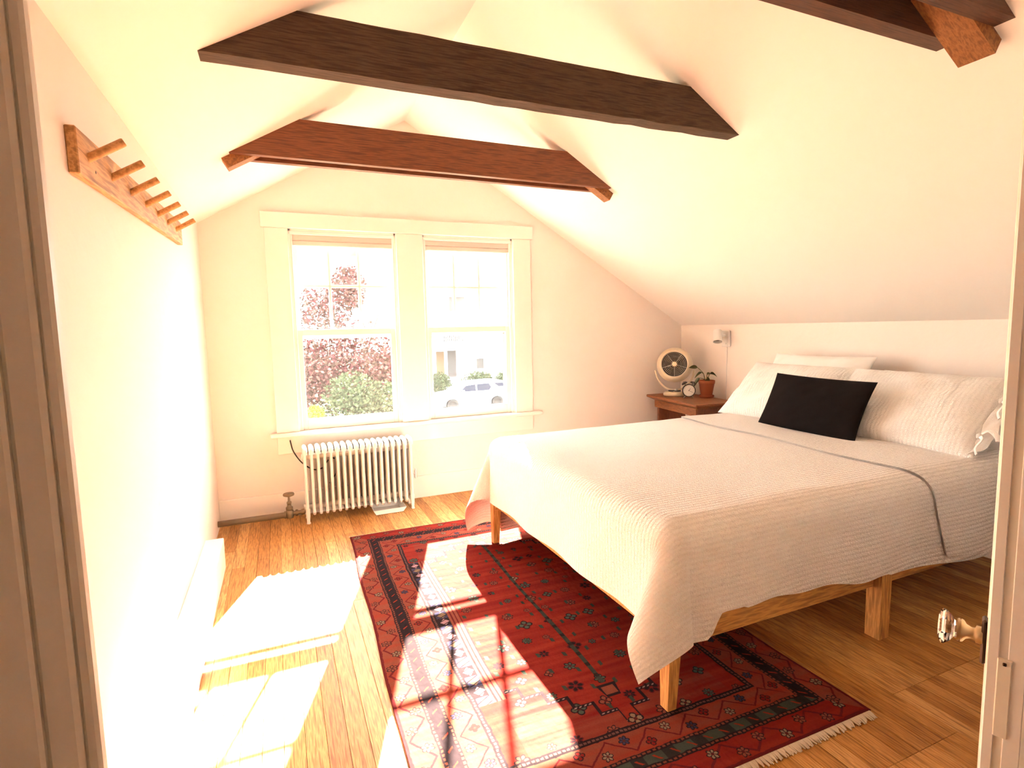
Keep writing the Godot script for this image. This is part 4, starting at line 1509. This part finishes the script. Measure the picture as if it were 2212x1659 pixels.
func build_outside() -> void:
	var gy := -3.8
	M.lawn = plaster("lawn", lin(0.075, 0.09, 0.05), 0.95, 0.0, 1.2)
	M.road = plaster("asphalt", lin(0.22, 0.21, 0.20), 0.95, 0.0, 2.0)
	M.siding = mat("white siding", lin(0.72, 0.72, 0.72), 0.8)
	M.house_glass = mat("house window glass", Color(1, 1, 1, 0.02), 0.0)
	M.house_glass.transparency = BaseMaterial3D.TRANSPARENCY_ALPHA
	M.house_glass.metallic_specular = 0.1
	M.room = mat("house room paint", lin(0.30, 0.27, 0.24), 0.9)
	M.house_door = mat("tan house door", lin(0.07, 0.05, 0.03), 0.6)
	M.roof = mat("grey shingles", lin(0.12, 0.12, 0.13), 0.9)
	M.car = mat("white car paint", lin(0.75, 0.76, 0.78), 0.35)
	M.car_glass = mat("car glass", lin(0.015, 0.018, 0.028), 0.4)
	M.tyre = mat("tyre", lin(0.02, 0.02, 0.02), 0.9)
	M.bark = plaster("bark", lin(0.05, 0.038, 0.03), 0.95, 1.0, 4.0)
	M.pink1 = mat("plum leaf", lin(0.050, 0.016, 0.018), 0.6)
	M.pink2 = mat("rosy leaf", lin(0.11, 0.050, 0.045), 0.6)
	M.pink3 = mat("bronze leaf", lin(0.032, 0.020, 0.015), 0.6)
	M.shrub1 = mat("shrub leaf", lin(0.022, 0.032, 0.016), 0.6)
	M.shrub2 = mat("pale shrub leaf", lin(0.045, 0.060, 0.030), 0.6)
	M.lime = mat("yellow green leaf", lin(0.16, 0.19, 0.02), 0.6)
	for k in ["house_door", "car_glass", "tyre", "bark", "pink1", "pink2", "pink3", "shrub1", "shrub2", "lime", "lawn", "roof"]:
		M[k].roughness = 0.95
		M[k].metallic_specular = 0.1
	shell("ground", span(Vector3(-70, gy - 0.3, -120), Vector3(90, gy, -4.4)), M.lawn, "green lawn below the windows and around the house opposite", "ground")
	shell("street", span(Vector3(-70, gy, -37.5), Vector3(90, gy + 0.03, -29.0)), M.road, "pale grey street crossing outside the windows", "street")
	# tree with plum coloured leaves in the left window
	var t := thing("plum_tree", "tree with dark pink leaves filling the left window view", "tree", Vector3(1.3, gy, -12.6))
	var m := MB.new()
	m.tube([Vector3(0, 0, 0), Vector3(0.05, 1.4, 0), Vector3(0.1, 2.6, 0.1), Vector3(0.0, 4.2, 0.1), Vector3(-0.2, 6.0, 0)], [0.12, 0.09, 0.07, 0.045, 0.015], 10)
	part("trunk", m, M.bark, t)
	for b in [[Vector3(0.07, 2.0, 0), Vector3(-0.5, 3.0, 0.3), Vector3(-1.0, 3.9, 0.4)], [Vector3(0.1, 2.4, 0.1), Vector3(0.7, 3.3, 0.2), Vector3(1.2, 4.2, 0.3)], [Vector3(0.05, 3.2, 0.1), Vector3(-0.4, 4.2, -0.2), Vector3(-0.7, 5.3, -0.3)], [Vector3(0.05, 3.4, 0.1), Vector3(0.5, 4.5, 0.0), Vector3(0.8, 5.4, 0.1)], [Vector3(0.06, 1.6, 0), Vector3(0.6, 2.3, 0.5), Vector3(1.1, 3.0, 0.8)]]:
		m = MB.new()
		m.tube(b, [0.04, 0.025, 0.01], 8)
		part("branch", m, M.bark, t)
	foliage(t, [[Vector3(-0.6, 4.4, 0.2), Vector3(0.75, 0.7, 0.7)], [Vector3(0.35, 4.6, 0.2), Vector3(0.8, 0.7, 0.7)], [Vector3(-0.35, 5.5, 0), Vector3(0.6, 0.6, 0.6)], [Vector3(0.2, 6.0, 0), Vector3(0.4, 0.5, 0.5)], [Vector3(1.0, 4.0, 0.3), Vector3(0.6, 0.6, 0.6)], [Vector3(-1.05, 3.6, 0.3), Vector3(0.4, 0.7, 0.6)], [Vector3(0.1, 3.7, 0.2), Vector3(0.9, 0.5, 0.7)], [Vector3(1.0, 4.2, 0.7), Vector3(0.5, 0.6, 0.5)], [Vector3(0.4, 4.1, 0.6), Vector3(0.7, 0.55, 0.5)], [Vector3(-0.6, 4.2, 0.6), Vector3(0.6, 0.6, 0.5)]], 15000, 0.085, [M.pink1, M.pink2, M.pink3], 5)
	# evergreen shrub under the tree
	t = thing("shrub", "large dull green shrub below the dark pink tree", "shrub", Vector3(1.75, gy, -10.6), 0.0, "shrubs outside the windows")
	m = MB.new()
	m.tube([Vector3(0, 0, 0), Vector3(0.03, 1.6, 0), Vector3(0, 3.2, 0)], [0.08, 0.06, 0.02], 8)
	part("stem", m, M.bark, t)
	foliage(t, [[Vector3(-0.5, 3.7, 0), Vector3(0.6, 0.6, 0.5)], [Vector3(0.1, 3.5, 0), Vector3(0.6, 0.6, 0.5)], [Vector3(-0.2, 2.8, 0), Vector3(0.8, 0.8, 0.6)], [Vector3(0.3, 2.2, 0), Vector3(0.8, 1.2, 0.6)]], 9000, 0.07, [M.shrub1, M.shrub2], 6)
	t = thing("shrub", "small bright yellow green shrub at the lower left of the tree", "shrub", Vector3(0.42, gy, -9.2), 0.0, "shrubs outside the windows")
	m = MB.new()
	m.tube([Vector3(0, 0, 0), Vector3(0.02, 2.0, 0), Vector3(0, 3.6, 0)], [0.05, 0.04, 0.015], 8)
	part("stem", m, M.bark, t)
	foliage(t, [[Vector3(0.06, 3.72, 0), Vector3(0.14, 0.16, 0.14)], [Vector3(0.05, 3.3, 0), Vector3(0.25, 0.4, 0.25)]], 2600, 0.05, [M.lime], 7)
	house()
	var spots := [[10.4, -38.2, 1.1, 1.5, "dark hedge shrub left of the front door of the house opposite"], [13.5, -38.2, 1.5, 1.4, "wide dark hedge shrub under the window of the house opposite"], [15.7, -38.0, 1.0, 1.3, "thin dark hedge shrub at the right end of the house opposite"]]
	var k := 0
	for s in spots:
		t = thing("shrub", s[4], "shrub", Vector3(s[0], gy, s[1]), 0.0, "shrubs outside the windows")
		m = MB.new()
		m.tube([Vector3(0, 0, 0), Vector3(0, 1.0, 0)], 0.08, 6)
		part("stem", m, M.bark, t)
		foliage(t, [[Vector3(0, 1.0, 0), Vector3(s[2], s[3] * 0.7, 0.7)], [Vector3(0.2, 0.9, 0), Vector3(s[2] * 0.8, s[3] * 0.75, 0.7)]], 7000, 0.12, [M.shrub1, M.shrub2], 20 + k)
		k += 1
	car()

func house() -> void:
	var t := thing("house", "white clapboard house across the street with porch and balcony", "house", Vector3(0, -3.8, -40))
	# front wall with real openings, and closed rooms behind them
	var holes := [[9.0, 13.2, 4.1, 4.95], [11.72, 12.5, 1.4, 3.45], [14.05, 14.75, 1.95, 2.75], [12.0, 13.3, 6.4, 7.5]]
	var xs := [6.5, 18.5]
	var ys := [0.0, 11.5]
	for h in holes:
		xs.append_array([h[0], h[1]])
		ys.append_array([h[2], h[3]])
	xs.sort()
	ys.sort()
	var w := MB.new()
	for i in xs.size() - 1:
		for j in ys.size() - 1:
			var cx: float = (xs[i] + xs[i + 1]) / 2.0
			var cy: float = (ys[j] + ys[j + 1]) / 2.0
			if not holes.any(func(h): return cx > h[0] and cx < h[1] and cy > h[2] and cy < h[3]):
				w.box(Vector3(cx, cy, -0.12), Vector3(xs[i + 1] - xs[i], ys[j + 1] - ys[j], 0.24))
	part("front_wall", w, M.siding, t)
	w = MB.new()
	w.box(Vector3(6.6, 5.75, -4.12), Vector3(0.2, 11.5, 7.76))
	w.box(Vector3(18.4, 5.75, -4.12), Vector3(0.2, 11.5, 7.76))
	w.box(Vector3(12.5, 5.75, -7.9), Vector3(11.6, 11.5, 0.2))
	part("wall", w, M.siding, t)
	w = MB.new()
	for y in [1.25, 4.0, 6.2, 11.4]:
		w.box(Vector3(12.5, y, -4.1), Vector3(11.6, 0.14, 7.6))
	for x in [11.5, 13.6]:
		w.box(Vector3(x, 5.75, -4.1), Vector3(0.12, 11.3, 7.6))
	part("room_partition", w, M.room, t)
	var m := MB.new()
	m.prism(PackedVector2Array([Vector2(6.0, 11.4), Vector2(12.5, 15.0), Vector2(19.0, 11.4)]), -8.4, 0.5)
	part("roof", m, M.roof, t)
	part("foundation", span(Vector3(6.45, 0, 0), Vector3(18.55, 1.0, 0.06)), M.siding, t)
	part("porch_floor", span(Vector3(8.6, 1.15, 0.0), Vector3(13.4, 1.38, 1.6), 0.02), M.siding, t)
	part("porch_roof", span(Vector3(8.6, 3.55, 0.0), Vector3(13.5, 4.08, 1.7), 0.02), M.siding, t)
	for x in [8.75, 12.75, 13.25]:
		part("porch_post", span(Vector3(x - 0.12, 0.0, 1.4), Vector3(x + 0.12, 3.62, 1.62), 0.01), M.siding, t)
	# balcony railing above the porch
	part("balcony_rail", span(Vector3(8.65, 4.78, 1.55), Vector3(13.35, 4.86, 1.65), 0.01), M.siding, t)
	for k in 33:
		var x := 8.75 + k * 0.14
		part("baluster", span(Vector3(x, 4.15, 1.57), Vector3(x + 0.04, 4.78, 1.63)), M.siding, t)
	part("balcony_door", span(Vector3(9.0, 4.1, -0.14), Vector3(13.2, 4.95, -0.12)), M.house_glass, t)
	# front door with sidelights, and windows
	var fm := MB.new()
	fm.box(Vector3(11.62, 2.46, 0.04), Vector3(0.2, 2.17, 0.08), 0.01)
	fm.box(Vector3(12.56, 2.46, 0.04), Vector3(0.12, 2.17, 0.08), 0.01)
	fm.box(Vector3(10.7, 2.46, 0.04), Vector3(0.3, 2.17, 0.08), 0.01)
	fm.box(Vector3(11.58, 3.5, 0.04), Vector3(2.06, 0.1, 0.08), 0.01)
	var fr := part("door_frame", fm, M.siding, t)
	part("front_door", span(Vector3(10.85, 1.4, 0.02), Vector3(11.45, 3.4, 0.14), 0.01), M.house_door, fr)
	part("door_pane", span(Vector3(11.72, 1.4, -0.14), Vector3(12.5, 3.45, -0.12)), M.house_glass, fr)
	for h in [holes[2], holes[3]]:
		fm = MB.new()
		for x in [h[0] - 0.05, h[1] + 0.05]:
			fm.box(Vector3(x, (h[2] + h[3]) / 2, 0.03), Vector3(0.1, h[3] - h[2] + 0.2, 0.06), 0.01)
		for y in [h[2] - 0.05, h[3] + 0.05]:
			fm.box(Vector3((h[0] + h[1]) / 2, y, 0.03), Vector3(h[1] - h[0], 0.1, 0.06), 0.01)
		var f := part("window", fm, M.siding, t)
		part("pane", span(Vector3(h[0], h[2], -0.14), Vector3(h[1], h[3], -0.12)), M.house_glass, f)
	for k in 5:
		part("step", span(Vector3(10.8, 0.0, 1.6 + k * 0.3), Vector3(12.4, 1.15 - k * 0.23, 1.9 + k * 0.3), 0.01), M.siding, t)

func car() -> void:
	# side view faces the windows; the nose points to -x
	var t := thing("car", "white sport utility vehicle parked on the street outside", "car", Vector3(11.15, -3.77, -32.9))
	var body := PackedVector2Array([Vector2(-2.42, 0.42), Vector2(-2.45, 0.75), Vector2(-2.32, 1.0), Vector2(-1.35, 1.13), Vector2(2.36, 1.14), Vector2(2.44, 0.95), Vector2(2.42, 0.45), Vector2(2.25, 0.34), Vector2(1.98, 0.34), Vector2(1.92, 0.62), Vector2(1.72, 0.77), Vector2(1.45, 0.8), Vector2(1.18, 0.74), Vector2(1.02, 0.58), Vector2(0.98, 0.32), Vector2(-1.0, 0.32), Vector2(-1.05, 0.58), Vector2(-1.2, 0.74), Vector2(-1.48, 0.8), Vector2(-1.74, 0.75), Vector2(-1.92, 0.6), Vector2(-1.98, 0.34), Vector2(-2.3, 0.34)])
	var m := MB.new()
	m.prism(body, -0.95, 0.95)
	part("body", m, M.car, t)
	m = MB.new()
	m.prism(PackedVector2Array([Vector2(-1.4, 1.12), Vector2(-0.75, 1.56), Vector2(-0.45, 1.68), Vector2(1.5, 1.74), Vector2(2.05, 1.66), Vector2(2.38, 1.13)]), -0.84, 0.84)
	part("cabin", m, M.car, t)
	for w in [[Vector2(-1.02, 1.16), Vector2(-0.62, 1.52), Vector2(0.0, 1.58), Vector2(0.05, 1.16)], [Vector2(0.13, 1.16), Vector2(0.1, 1.58), Vector2(0.9, 1.6), Vector2(1.06, 1.36), Vector2(0.92, 1.16)], [Vector2(1.2, 1.62), Vector2(1.9, 1.58), Vector2(2.08, 1.36), Vector2(1.56, 1.36)]]:
		m = MB.new()
		m.prism(PackedVector2Array(w), 0.835, 0.86)
		part("side_window", m, M.car_glass, t)
	m = MB.new()
	m.prism(PackedVector2Array([Vector2(-1.3, 1.16), Vector2(-0.76, 1.53), Vector2(-0.70, 1.5), Vector2(-1.2, 1.15)]), -0.78, 0.78)
	part("windscreen", m, M.car_glass, t)
	for x in [-1.49, 1.47]:
		for z in [-0.8, 0.8]:
			m = MB.new()
			m.xf = Transform3D(Basis(Vector3.RIGHT, PI / 2), Vector3(x, 0.36, z))
			m.lathe([Vector2(0.0, -0.11), Vector2(0.34, -0.11), Vector2(0.37, -0.07), Vector2(0.37, 0.07), Vector2(0.34, 0.11), Vector2(0.22, 0.11), Vector2(0.2, 0.08), Vector2(0.0, 0.09)], 24)
			part("wheel", m, M.tyre, t)
	part("mirror", bx(Vector3(-0.82, 1.2, 0.98), Vector3(0.16, 0.14, 0.12), 0.03), M.car, t)
	part("roof_rail", span(Vector3(-0.3, 1.74, 0.68), Vector3(1.6, 1.78, 0.72), 0.01), M.storm, t)
